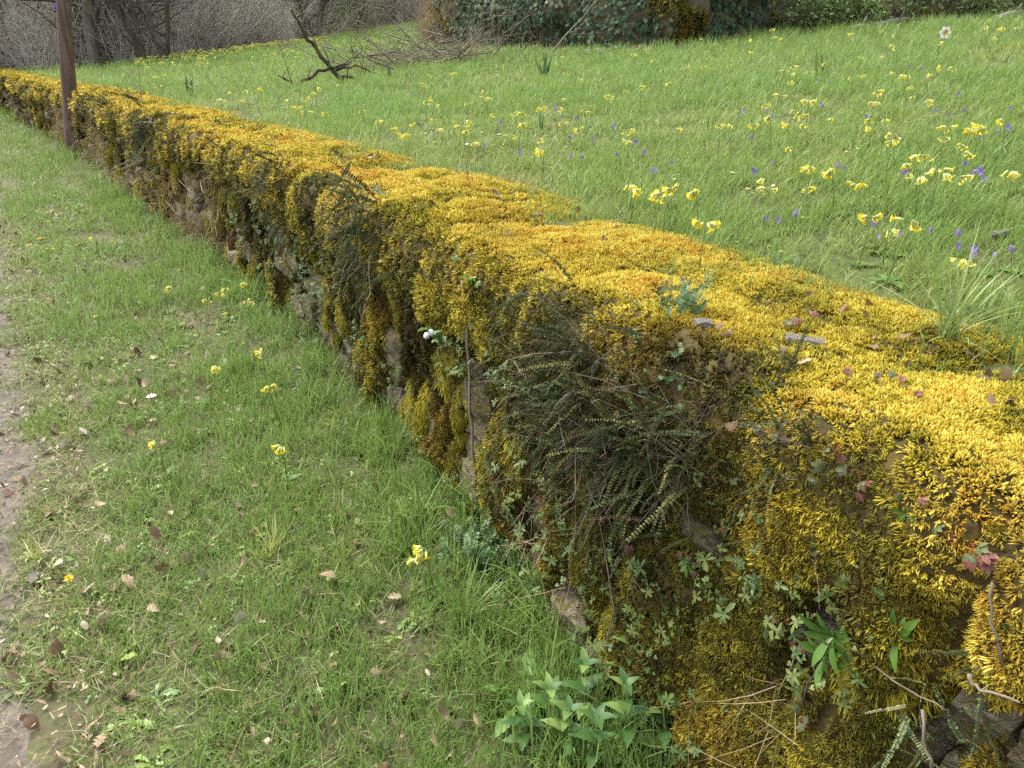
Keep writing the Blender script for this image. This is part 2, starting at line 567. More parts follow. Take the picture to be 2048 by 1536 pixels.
M_wood = rough_mat('wood_floor', [(.3, (.22, .185, .14)), (.6, (.32, .275, .215)), (.8, (.27, .28, .14))], scale=1.2, detail=8, bump_d=.8, bump_scale=6, dist=.1)
M_fern = leafy('fern', [(0, (.10, .065, .03)), (.12, (.03, .042, .016)), (.45, (.048, .075, .024)), (.8, (.09, .125, .04)), (1, (.20, .19, .06))], attr='rand', trans=.2, rough=.7, var=.5, noise_scale=40, spec=.12)
M_fernlight = leafy('fern_light', [(0, (.10, .14, .055)), (.6, (.15, .20, .08)), (1, (.23, .26, .11))], attr='rand', trans=.2, rough=.5)
M_rachis = plain('fern_stem', (.045, .025, .016))
M_whorl = leafy('bedstraw', [(0, (.06, .12, .04)), (.6, (.10, .18, .07)), (1, (.16, .25, .11))], attr='rand', trans=.2, rough=.5)
M_bright = leafy('bright_leaf', [(0, (.07, .16, .025)), (.6, (.11, .22, .035)), (1, (.16, .27, .055))], attr='rand', trans=.3, rough=.4)
M_nettle = leafy('nettle_leaf', [(0, (.05, .12, .03)), (.6, (.08, .165, .04)), (1, (.20, .30, .08))], attr='rand', trans=.3, rough=.5, var=.5, noise_scale=35)
M_robert = leafy('herb_robert', [(0, (.13, .035, .03)), (.3, (.17, .065, .04)), (.55, (.10, .12, .045)), (1, (.13, .16, .06))], attr='rand', trans=.25, rough=.5, var=.4, noise_scale=45)
M_redstem = plain('red_stem', (.30, .06, .05))
M_greenstem = plain('green_stem', (.16, .22, .06), trans=.1)
M_calyx = plain('calyx', (.62, .66, .24), trans=.3)
M_petal = plain('cowslip_petal', (.88, .74, .05), trans=.25)
M_petal2 = plain('pale_cowslip_petal', (.84, .76, .16), trans=.25)
M_violet = plain('violet_petal', (.30, .21, .56), trans=.3)
M_white = plain('white_petal', (.80, .80, .76), trans=.2)
M_eye = plain('flower_eye', (.78, .45, .02))
M_dandy = plain('dandelion_petal', (.80, .50, .012), trans=.1)
M_palepink = plain('pale_pink_petal', (.68, .60, .68), trans=.2)
M_blue = plain('blue_tag', (.02, .06, .55))
M_rust = rough_mat('rusty_root', [(.3, (.11, .045, .015)), (.7, (.26, .12, .04))], scale=30, bump_d=.8, bump_scale=80, coord='object')
M_metal = plain('rusty_metal', (.06, .045, .04), rough=.5)


def drop_glint_mat():
    m, nt, new, lk = nodes_of('dew_painted_glint')
    out = new('ShaderNodeOutputMaterial')
    p = new('ShaderNodeBsdfPrincipled')
    p.inputs['Base Color'].default_value = (.86, .90, .88, 1)  # opaque near-white instead of clear water: the drops' glint is put into the colour
    p.inputs['Roughness'].default_value = .08
    p.inputs['Specular IOR Level'].default_value = .9
    lk(p.outputs[0], out.inputs[0])
    return m


M_dewglint = drop_glint_mat()

# ------------------------------------------------------------------ ground sheets
def build_ground():
    xs = np.r_[-400, -200, -120, -70, -40, np.arange(-28, 8.01, .2), 12, 20, 40, 80, 160, 400]
    ys = np.r_[-300, -120, -50, -20, -8, np.arange(-3, 36.01, .2), 45, 60, 90, 150, 300, 600]
    X, Y = np.meshgrid(xs, ys, indexing='ij')
    _, S = US(X.ravel(), Y.ravel())
    S = S.reshape(X.shape)
    near = (X > -28) & (X < 8) & (Y > -3) & (Y < 36)
    Z = np.where(near, z_verge(X, Y, S), 0)
    Z = np.where(S > .25, -.12, Z)
    o = link('ground', grid_mesh('ground', np.stack([X, Y, Z], -1), len(xs), len(ys), M_soil))
    tag(o, 'grassy verge ground along the foot of the mossy wall', None, None, 'structure')
    # the track: a strip 1.5 to 4.2 m in front of the wall
    us = np.arange(1, 60, .12); ss = np.linspace(0, 1, 28)
    Ug, Sg = np.meshgrid(us, ss, indexing='ij')
    e0 = -1.53 + .16 * sm(9.0, 7.2, Ug) - .25 * (fbm(Ug * .9, Ug * 0 + 2, 21) - .5) - .16 * (fbm(Ug * 5, Ug * 0 + 7, 23) - .5)
    Sx = e0 - Sg * (2.7 + .2 * (fbm(Ug * .7, Ug * 0 + 9, 25) - .5))
    p = P2(Ug, Sx)
    Zp = z_verge(p[..., 0], p[..., 1], Sx) + .012 + .02 * (fbm(Ug * 6, Sx * 6, 31) - .5) - .018 * (np.abs(Sg - .5) > .49)
    o = link('path', grid_mesh('path', np.concatenate([p, Zp[..., None]], -1), len(us), len(ss), M_path))
    tag(o, 'bare brown earth track strewn with straw beside the verge', None, None, 'structure')
    # the meadow, level with the top of the wall and rising away from it
    us = np.r_[np.arange(-0, 40, .3), np.arange(40, 95, 1.)]
    ss = np.r_[.22, .3, .4, .5, .65, .8, np.arange(1, 8, .3), np.arange(8, 40, .8), 42, 46, 52, 60, 75]
    Ug, Sg = np.meshgrid(us, ss, indexing='ij')
    p = P2(Ug, Sg)
    Z = z_field(p[..., 0], p[..., 1], Sg)
    Z[:, 0] -= .5; Z[:, 1] -= .03
    o = link('meadow', grid_mesh('meadow', np.concatenate([p, Z[..., None]], -1), len(us), len(ss), M_field))
    tag(o, 'green spring meadow level with the wall top and rising towards the wood', None, None, 'structure')
    # the wooded hillside behind, set just above the meadow sheet where the wood begins
    th = np.linspace(-1.25, .95, 130); rr = np.r_[np.linspace(0, 40, 46), 55, 80]
    Tg, Rg = np.meshgrid(th, rr, indexing='ij')
    e = np.interp(Tg, EDGE_T, EDGE_R) + .4 + Rg + .8 * (fbm(Tg * 30, Tg * 0, 9) - .5)
    X, Y = np.sin(Tg) * e, np.cos(Tg) * e
    _, S = US(X.ravel(), Y.ravel()); S = S.reshape(X.shape)
    Z = z_field(X, Y, S) + .03 + .25 * (fbm(X * .6, Y * .6, 41) - .5) * sm(0, 2, Rg) - .08 * (Rg < .1)
    Z = np.where(S < .6, np.where(S < -.3, .05, .6) + z_hill(X, Y) * sm(0, 6, Rg), Z)
    o = link('hillside', grid_mesh('hillside', np.stack([X, Y, Z], -1), len(th), len(rr), M_wood))
    tag(o, 'brown wooded hillside under the bare trees', None, None, 'structure')


build_ground()


# ------------------------------------------------------------------ the dry stone wall
def moss_cov(u, z):
    """how mossy the face is, 0..1, at u along and z up"""
    u = np.asarray(u, float)
    low = np.where(u < 9.3, .75, np.where(u < 16, .30, .38))
    low = np.interp(u, [0, 8.6, 9.6, 10.4, 15, 18, 40], [.68, .66, .52, .40, .34, .32, .34])
    a = low + (1.25 - low) * sm(.66, .88, z)
    return a + 1.0 * (fbm(u * 4.2, np.asarray(z) * 1.7, 51) - .5) + .45 * (fbm(u * 11, np.asarray(z) * 4, 53) - .5)


LT, RR = .84, .065
_us = np.linspace(17, 28, 1100)
_pp = P2(_us, _us * 0 - .16)
POLE_U = float(_us[np.argmin(np.abs(1024 + 1480 * _pp[:, 0] / (_pp[:, 1] * CP + 1.6 * SP) - 147))])
POLE_Q = np.r_[P2(np.array([POLE_U]), np.array([-.16]))[0], 0.]


def z_top(u, s):
    return .93 + .085 * np.maximum(s - .1, 0) + .07 * (fbm(u * .9, u * 0 + .5, 61) - .5)


def moss_surf(u, a, sink=True):
    """the mossy skin: a runs from the meadow edge across the top, over the lip and down the face"""
    u = np.asarray(u, float); a = np.asarray(a, float)
    th = np.clip((a - LT) / RR, 0, PI / 2)
    dn = np.maximum(a - LT - RR * PI / 2, 0)
    s = np.where(a < LT, LT + RR - a, RR - RR * np.sin(th))
    z0 = z_top(u, s)
    z = z0 - RR + RR * np.cos(th) - dn
    ns, nz = -np.sin(th), np.cos(th)
    d = .10 * bump(u * 2.6 + .4 * vn(u * 5, a * 5, 5), a * 2.3, 71) + .04 * bump(u * 7.5, a * 8.5, 73) + .008 * bump(u * 24, a * 24, 74) - .075 + .06 * np.sin(th) * (bump(u * 6.5, a * 2.6, 79) - .5)
    lip = np.exp(-((a - LT - .16) / .17) ** 2)
    d = d + lip * (.10 * (fbm(u * 1.9, u * 0 + 3, 75) - .45) + .012) - .01 * sm(.1, .3, dn)
    cov = moss_cov(u, z)
    if sink:
        bare = 1 - sm(.42, .56, cov)
        d = d - bare * .13 * sm(0, .12, dn)
    d = d * sm(-.05, .6, a) - .03 * (1 - sm(0, .35, a))
    d = d - .17 * np.exp(-((u - POLE_U) / .38) ** 2) * sm(LT - .25, LT + .1, a)
    # the moss hangs deeper where the stones bulge
    s = s + ns * d; z = z + nz * d
    s = s - batter(u, z) * (dn > 0)
    p = P2(u, s)
    return np.concatenate([p, z[..., None]], -1), cov


def moss_normal(u, a, e=.02):
    p0, c = moss_surf(u, a)
    pu, _ = moss_surf(u + e, a)
    pa, _ = moss_surf(u, a + e)
    n = np.cross(pu - p0, pa - p0)
    n /= np.linalg.norm(n, axis=-1, keepdims=True) + 1e-9
    # outward: up on top, to the front on the face
    _, nr, _ = frame(u)
    th = np.clip((a - LT) / RR, 0, PI / 2)
    out = np.concatenate([-nr * np.sin(th)[..., None], np.cos(th)[..., None]], -1)
    sg = np.sign((n * out).sum(-1, keepdims=True)); sg[sg == 0] = 1
    return p0, n * sg, c


def stone_mesh(k):
    r = np.random.default_rng(100 + k)
    nx, ny, nz = 4, 3, 3
    vs, idx = [], {}
    fs = []

    def vid(i, j, l):
        key = (i, j, l)
        if key not in idx:
            idx[key] = len(vs)
            q = np.array([i / nx - .5, j / ny - .5, l / nz - .5])
            v = q * 2
            m = (np.abs(v) ** 8).sum() ** (1 / 8.)
            ln = np.abs(v).max()
            v = v / m * ln * (1.0 if m > 1e-9 else 1) if m > 1e-9 else v
            v = v / 2
            v += (r.random(3) - .5) * np.array([.10, .12, .16])
            vs.append(v)
        return idx[key]
    for i in range(nx):
        for j in range(ny):
            fs += [(vid(i, j, 0), vid(i, j + 1, 0), vid(i + 1, j + 1, 0), vid(i + 1, j, 0)), (vid(i, j, nz), vid(i + 1, j, nz), vid(i + 1, j + 1, nz), vid(i, j + 1, nz))]
    for i in range(nx):
        for l in range(nz):
            fs += [(vid(i, 0, l), vid(i + 1, 0, l), vid(i + 1, 0, l + 1), vid(i, 0, l + 1)), (vid(i, ny, l), vid(i, ny, l + 1), vid(i + 1, ny, l + 1), vid(i + 1, ny, l))]
    for j in range(ny):
        for l in range(nz):
            fs += [(vid(0, j, l), vid(0, j, l + 1), vid(0, j + 1, l + 1), vid(0, j + 1, l)), (vid(nx, j, l), vid(nx, j + 1, l), vid(nx, j + 1, l + 1), vid(nx, j, l + 1))]
    me = bpy.data.meshes.new('stone')
    me.from_pydata([tuple(v) for v in vs], [], fs)
    me.materials.append(M_stone)
    me.update()
    return me


STONES = [stone_mesh(k) for k in range(10)]


def build_wall():
    wall = link('dry_stone_wall', None, loc=(*P2(np.array(9.), np.array(.3)), 0))
    tag(wall, 'long dry stone wall under thick golden moss, running from the foreground to the wood', 'wall', None, 'thing')
    inv = Matrix.Translation(wall.location).inverted()
    # core of earth and rubble behind the face stones
    us = np.arange(3, 75, .25)
    prof = np.array([(.13, -.05), (.11, .3), (.12, .6), (.15, .86), (.3, .90), (.7, .93), (1.0, .90), (1.05, .3)])
    V = []
    for s, z in prof:
        sj = s + .04 * (fbm(us * 2, us * 0 + z * 9, 81) - .5) - batter(us, z) * (s < .2)
        V.append(np.c_[P2(us, sj), z + .06 * (fbm(us * .9, us * 0 + .5, 61) - .5)])
    V = np.stack(V, 1)
    link('earth_core', grid_mesh('earth_core', V - np.array(wall.location), len(us), len(prof), M_core), wall)
    # the courses of face stones
    r = np.random.default_rng(5)
    items = []
    z = -.03
    while z < .86:
        h = r.uniform(.06, .135)
        u = 3.2 + r.uniform(0, .3)
        while u < 40:
            w = r.uniform(.10, .34) * (1 if h > .09 else .85) * (1 if u < 20 else 1.6)
            hh = h * r.uniform(.82, 1.12)
            items.append((u + w / 2, z + h / 2 + .02 * r.standard_normal() + .02 * math.sin(u * 1.7), w * 1.03, hh * 1.05,
                          .075 + r.normal(0, .022), r.integers(0, 10), r.normal(0, .05), r.normal(0, .07), r.integers(0, 2)))
            u += w
        z += h
    items = np.array(items)
    items[:, 4] -= batter(items[:, 0], items[:, 1])
    p = P2(items[:, 0], items[:, 4])
    dist = np.hypot(p[:, 0], p[:, 1])
    vis = (p[:, 1] > .7) & (items[:, 0] > 6.2)
    # the largest in the picture: size over distance, and not under thick moss
    big = items[:, 2] * items[:, 3] / dist ** 2 * (1.6 - np.clip(moss_cov(items[:, 0], items[:, 1]), 0, 1.2))
    order = np.argsort(-np.where(vis, big, 0))
    far = MB()
    for rank, i in enumerate(order):
        u, z, w, h, s, k, a, b, flip = items[i]
        _, n, t = frame(np.array([u]))
        M = Matrix(((t[0][0], n[0][0], 0, p[i][0]), (t[0][1], n[0][1], 0, p[i][1]), (0, 0, 1, z), (0, 0, 0, 1)))
        M = M @ Euler((b, a, a * .6)).to_matrix().to_4x4() @ Matrix.Diagonal((w * (1 if flip else -1), .20, h, 1))
        if rank < 300:
            o = link('stone', STONES[int(k)], wall)
            o.matrix_local = inv @ M
        else:
            me = STONES[int(k)]
            vs = [tuple(inv @ M @ v.co) for v in me.vertices]
            far.add(vs, [tuple(f.vertices) for f in me.polygons])
    o = link('rubble_stones', far.mesh('rubble_stones', M_stone), wall)
    o['kind'] = 'stuff'
    return wall


WALL = build_wall()


# ------------------------------------------------------------------ moss
def moss_tuft(k, n=14, rad=.013, lmin=.011, lmax=.021, spread=.6, wid=.0028, feather=0):
    r = np.random.default_rng(300 + k)
    mb = MB()
    for i in range(n):
        a = r.uniform(0, 2 * PI); q = rad * math.sqrt(r.random())
        b = np.array([q * math.cos(a), q * math.sin(a), -.004])
        az = a + r.normal(0, .8)
        le = spread * (.25 + q / rad) * r.uniform(.5, 1.3)
        ln = r.uniform(lmin, lmax)
        pts = []
        pos = b.copy(); ang = le * .5
        for j in range(4):
            pts.append(pos.copy())
            pos = pos + np.array([math.cos(az) * math.sin(ang), math.sin(az) * math.sin(ang), math.cos(ang)]) * ln / 3
            ang += le * .35
        mb.tube(pts, np.array([.5, 1., .8, .08]) * wid * r.uniform(.75, 1.25), 3, cap=False, spin=r.uniform(0, 6))
        for j in range(feather):
            t = r.uniform(.25, .95); c = pts[min(int(t * 3), 2)] * (1 - (t * 3 % 1)) + pts[min(int(t * 3) + 1, 3)] * (t * 3 % 1)
            z2 = r.uniform(0, 6.28)
            mb.blade(c, z2, r.uniform(.5, 1.1), ln * .38, wid * 1.3, .3, 1)
    return mb


def moss_sources(mat):
    out = []
    for k in range(4):
        out.append(moss_tuft(k).mesh('moss_tuft', mat))
    for k in range(4, 7):
        out.append(moss_tuft(k, 13, .012, .010, .021, 1.0, .0017, 3).mesh('moss_tuft', mat))
    return out


MOSS = moss_sources(M_moss)


def build_moss():
    # the skin below the shoots
    us = np.r_[np.arange(3.5, 14, .035), np.arange(14, 24, .07), np.arange(24, 60, .2)]
    as_ = np.linspace(0, LT + .2 + .95, 62)
    Ug, Ag = np.meshgrid(us, as_, indexing='ij')
    V, cov = moss_surf(Ug, Ag)
    keep = (cov > .34) | (Ag < LT + .3)
    keep &= V[..., 2] > -.02
    V = V - 0.0
    o = link('moss_bed', grid_mesh('moss_bed', V, len(us), len(as_), M_mossbody, keep=keep))
    tag(o, 'matted brown-gold moss bed over the top and face of the stone wall', None, None, 'stuff')
    # the shoots
    PT, RT, SC, ID, TN = [], [], [], [], []
    r = np.random.default_rng(9)
    for u0, u1, dens, scale in ((5.6, 7.4, 14500, .68), (7.4, 9.0, 10500, .78), (9.0, 11., 5000, 1.05), (11, 14, 2000, 1.55), (14, 19, 520, 2.4), (19, 27, 240, 3.4), (27, 45, 90, 5.0)):
        amax = LT + .2 + .93
        n = int((u1 - u0) * amax * dens)
        u = r.uniform(u0, u1, n); a = r.uniform(0, amax, n)
        p, nn, cov = moss_normal(u, a)
        th = np.clip((a - LT) / RR, 0, PI / 2)
        face = np.sin(th)
        fr = fbm(u * 2.2, a * 2.2, 91); fine = fbm(u * 9, a * 9, 93)
        ok = (cov > .46 + .12 * r.standard_normal(n)) & (p[:, 2] > .02)
        # bald, brown and litter-strewn patches on top
        ok &= ~((fr < .38) & (fine < .55) & (r.random(n) < .62) & (face < .5))
        # the moss thins out into the meadow
        ok &= r.random(n) < sm(.12, .42, a + .35 * (fbm(u * 2.5, u * 0, 97) - .3)) + .08
        dn = np.maximum(a - LT - RR * PI / 2, 0)
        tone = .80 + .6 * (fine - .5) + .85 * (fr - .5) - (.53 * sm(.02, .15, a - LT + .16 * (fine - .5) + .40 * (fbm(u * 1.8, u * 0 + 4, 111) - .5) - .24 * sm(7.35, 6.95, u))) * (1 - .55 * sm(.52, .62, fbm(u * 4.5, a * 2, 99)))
        rusty = sm(.66, .74, fbm(u * 1.6 + 9, a * 2.4, 101))
        tone = tone + rusty * .25 * (face < .4)
        tone += r.normal(0, .11, n)
        dirv = nn + np.array([0, 0, -1]) * (face * .55)[:, None] + r.normal(0, .22, (n, 3)) + np.array([0, 0, .35]) * (1 - face)[:, None]
        PT.append(p[ok]); RT.append(align(dirv, r.uniform(0, 6.28, n))[ok])
        SC.append((scale * r.uniform(.7, 1.35, n))[ok])
        ID.append(np.where((face > .7) & (r.random(n) < .7), r.integers(4, 7, n), r.integers(0, 4 + 0, n))[ok])
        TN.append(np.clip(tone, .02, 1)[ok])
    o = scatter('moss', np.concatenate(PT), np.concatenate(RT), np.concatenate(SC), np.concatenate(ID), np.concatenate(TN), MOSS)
    tag(o, 'thick golden yellow moss carpeting the top and lip of the stone wall', None, None, 'stuff')


build_moss()


# moss cushions that bulge from the face one by one
def cushion_mesh(k):
    r = np.random.default_rng(700 + k)
    mb = MB()
    nu, nv = 10, 6
    vs, hs = [], []
    ex = r.uniform(.8, 1.2)

    def srf(a, b):
        rad = 1 + .16 * math.sin(2 * a + k) + .12 * math.sin(3 * a + 2 * k)
        return np.array([math.cos(a) * math.sin(b) * rad * ex, math.sin(a) * math.sin(b) * rad, math.cos(b) * .62])
    for j in range(nv + 1):
        for i in range(nu):
            vs.append(srf(2 * PI * i / nu, (j / nv) * 1.75) * .9); hs.append(.25)
    fs = [(j * nu + i, j * nu + (i + 1) % nu, (j + 1) * nu + (i + 1) % nu, (j + 1) * nu + i) for j in range(nv) for i in range(nu)]
    mb.add(vs, fs, 0, hs)
    for i in range(420):
        a = r.uniform(0, 2 * PI); b = math.acos(1 - r.random() * 1.12)
        p = srf(a, b) * .9
        n = p / np.array([1, 1, .55]); n /= np.linalg.norm(n)
        d = n + r.normal(0, .3, 3) + np.array([0, -.45, 0])          # -y hangs down the face
        d /= np.linalg.norm(d)
        ln = r.uniform(.12, .28)
        q = p - d * .04
        e = d + np.array([0, -.35, 0]); e /= np.linalg.norm(e)
        w = .022 * r.uniform(.8, 1.4)
        mb.tube([q, q + d * ln * .5, q + d * ln * .5 + e * ln * .5], [w * .6, w, w * .1], 3, cap=False, spin=r.uniform(0, 6))
    return mb.mesh('moss_cushion', M_mosso)


CUSH = [cushion_mesh(k) for k in range(6)]


def face_matrix(u, z, s=0., roll=0., tilt=0.):
    """local x along the wall, y up the face, z out of the face"""
    p, n, t = frame(np.array([u]))
    x = Vector((-t[0][0], -t[0][1], 0)); out = Vector((-n[0][0], -n[0][1], 0)); up = Vector((0, 0, 1))
    x = up.cross(out)
    q = P2(np.array([u]), np.array([s - float(batter(u, z))]))[0]
    M = Matrix(((x.x, up.x, out.x, q[0]), (x.y, up.y, out.y, q[1]), (x.z, up.z, out.z, z), (0, 0, 0, 1)))
    return M @ Euler((tilt, 0, roll)).to_matrix().to_4x4()


def build_cushions():
    r = np.random.default_rng(21)
    done = 0
    tries = 0
    fern_u = [hit(px, py, .06, 'wall')[1] for px, py in ((1150, 760), (1300, 870), (735, 470), (565, 400))]
    while done < 300 and tries < 9000:
        tries += 1
        u = 6.35 + 20 * r.random() ** 1.7; z = r.uniform(.03, .80)
        c = float(moss_cov(np.array(u), np.array(z)))
        if c < .22 or r.random() > .8 or abs(u - POLE_U) < .5: continue
        if z > .25 and min(abs(u - f) for f in fern_u) < .2: continue
        size = (.032 + .065 * r.random() ** 1.4) * (1 if u < 12 else 1.3)
        M = face_matrix(u, z, -.005 - .02 * (c > .5), r.normal(0, .2), -.25)
        o = link('moss_cushion', CUSH[r.integers(0, 6)])
        o.matrix_world = M @ Matrix.Diagonal((size * r.uniform(.65, 1.), size * r.uniform(1.1, 2.3), size * r.uniform(.8, 1.1), 1))
        tone = .54 + r.normal(0, .15)
        o.color = (1, 1, 1, float(np.clip(tone, .05, .95)))
        wide = size > .065
        lvl = 'high under the wall lip' if z > .55 else 'halfway up the wall' if z > .28 else 'low on the wall'
        where = 'by the foreground ferns' if u < 9.2 else 'among bare grey stones' if u < 15 else 'around the wooden pole'
        shade = 'bright gold' if tone > .55 else 'olive' if tone > .36 else 'dark brown'
        form = 'bulky' if wide else 'small'
        tag(o, '%s %s moss cushion %s %s' % (form, shade, lvl, where), 'moss cushion', '%s %s moss cushions %s %s' % (form, shade, lvl, where))
        done += 1


build_cushions()

# ------------------------------------------------------------------ grass
def tuft(k, n, hmin, hmax, w, spread, lean=.35, bend=.7, segs=3, mat=0):
    r = np.random.default_rng(500 + k)
    mb = MB()
    for i in range(n):
        a = r.uniform(0, 2 * PI); q = spread * math.sqrt(r.random())
        mb.blade((q * math.cos(a), q * math.sin(a), -.008), r.uniform(0, 2 * PI), abs(r.normal(0, lean)), r.uniform(hmin, hmax), w * r.uniform(.6, 1.3), r.uniform(.1, bend), segs, mat, r.normal(0, .5))
    return mb


def clover(k):
    r = np.random.default_rng(900 + k)
    mb = MB()
    for i in range(7):
        a = r.uniform(0, 2 * PI); q = r.uniform(.005, .045); h = r.uniform(.015, .045)
        c = np.array([q * math.cos(a), q * math.sin(a), h])
        mb.tube([(c[0] * .4, c[1] * .4, -.005), c], .0006, 3, cap=False)
        for j in range(3):
            z = a + j * 2.09 + r.normal(0, .2)
            mb.leaf(c, (math.cos(z), math.sin(z), r.uniform(-.2, .3)), (0, 0, 1), r.uniform(.010, .017), .013, (0, .8, 1, .5, 0), .2, .2)
    return mb


def rosette(k, n=8, l0=.03, l1=.07, wf=.3, lift=.5, toothed=False):
    r = np.random.default_rng(950 + k)
    mb = MB()
    for i in range(n):
        a = 2 * PI * i / n + r.normal(0, .3)
        ln = r.uniform(l0, l1)
        out = (.15, .45, .55, .85, .8, 1, .7, .0) if not toothed else (.12, .5, .25, .75, .35, 1, .5, 1.1, .7, 0)
        mb.leaf((0, 0, 0), (math.cos(a), math.sin(a), lift * r.uniform(.4, 1.4)), (0, 0, 1), ln, ln * wf * r.uniform(.8, 1.2), out, .2, r.uniform(.2, .7))
    return mb


def wedge(xy, lim=.86, back=.25):
    return (np.abs(np.arctan2(xy[:, 0], xy[:, 1] + back)) < lim) & (xy[:, 1] > .2)


LAWN = [tuft(k, 26, .03, .09, .0040, .075, .9, 1.1).mesh('grass_tuft', M_grass) for k in range(5)]
LONG = [tuft(10 + k, 12, .08, .19, .0050, .035, .5, 1.3, 4).mesh('grass_tuft', M_grass) for k in range(4)]
FINE = [tuft(20 + k, 36, .035, .10, .0032, .078, .7, 1.0).mesh('grass_tuft', M_grass) for k in range(4)]
CLOV = [clover(k).mesh('clover', M_herb) for k in range(3)] + [rosette(k, 6, .03, .06, .42).mesh('herb_leaves', M_herb) for k in range(3)] + [rosette(5, 7, .05, .10, .3, .4, True).mesh('herb_leaves', M_herb)]
STRAW = [tuft(40 + k, 5, .05, .13, .0022, .04, 1.35, .3, 2).mesh('straw', M_straw) for k in range(3)]


def flat_leaf(k, mat):
    r = np.random.default_rng(60 + k)
    mb = MB()
    shp = [(.1, .5, .45, .85, .6, 1., .65, .7, .0), (.15, .7, 1, .95, .7, .35, 0), (.1, .35, .8, .4, 1., .5, .75, .2, 0)][k % 3]
    mb.leaf((-.5, 0, 0), (1, 0, .12), (0, 0, 1), 1, .72, shp, r.uniform(.1, .45) * (1 if k % 2 else -1), r.uniform(-.6, .7))
    mb.tube([(-.72, .03, .02), (-.5, 0, 0)], .012, 3, cap=False)
    return mb.mesh('dead_leaf', mat)


LITTER = [flat_leaf(k, M_litter) for k in range(6)]


def sample(u0, u1, s0, s1, dens, r):
    n = int(abs((u1 - u0) * (s1 - s0)) * dens)
    return r.uniform(u0, u1, n), r.uniform(s0, s1, n)


class Acc:
    def __init__(self): self.a = [[], [], [], [], []]

    def add(self, p, rot, scl, idx, tone):
        scl = np.asarray(scl, float)
        if scl.ndim == 1: scl = np.repeat(scl[:, None], 3, 1)
        for l, x in zip(self.a, (p, rot, scl, idx, tone)): l.append(np.asarray(x))

    def go(self, name, src, label):
        o = scatter(name, *[np.concatenate(l) for l in self.a], src)
        return tag(o, label, None, None, 'stuff')


def upright(n, r, tilt=.15):
    return np.c_[r.normal(0, tilt, n), r.normal(0, tilt, n), r.uniform(0, 6.28, n)]


def band(x, y):
    return np.hypot(x, y)


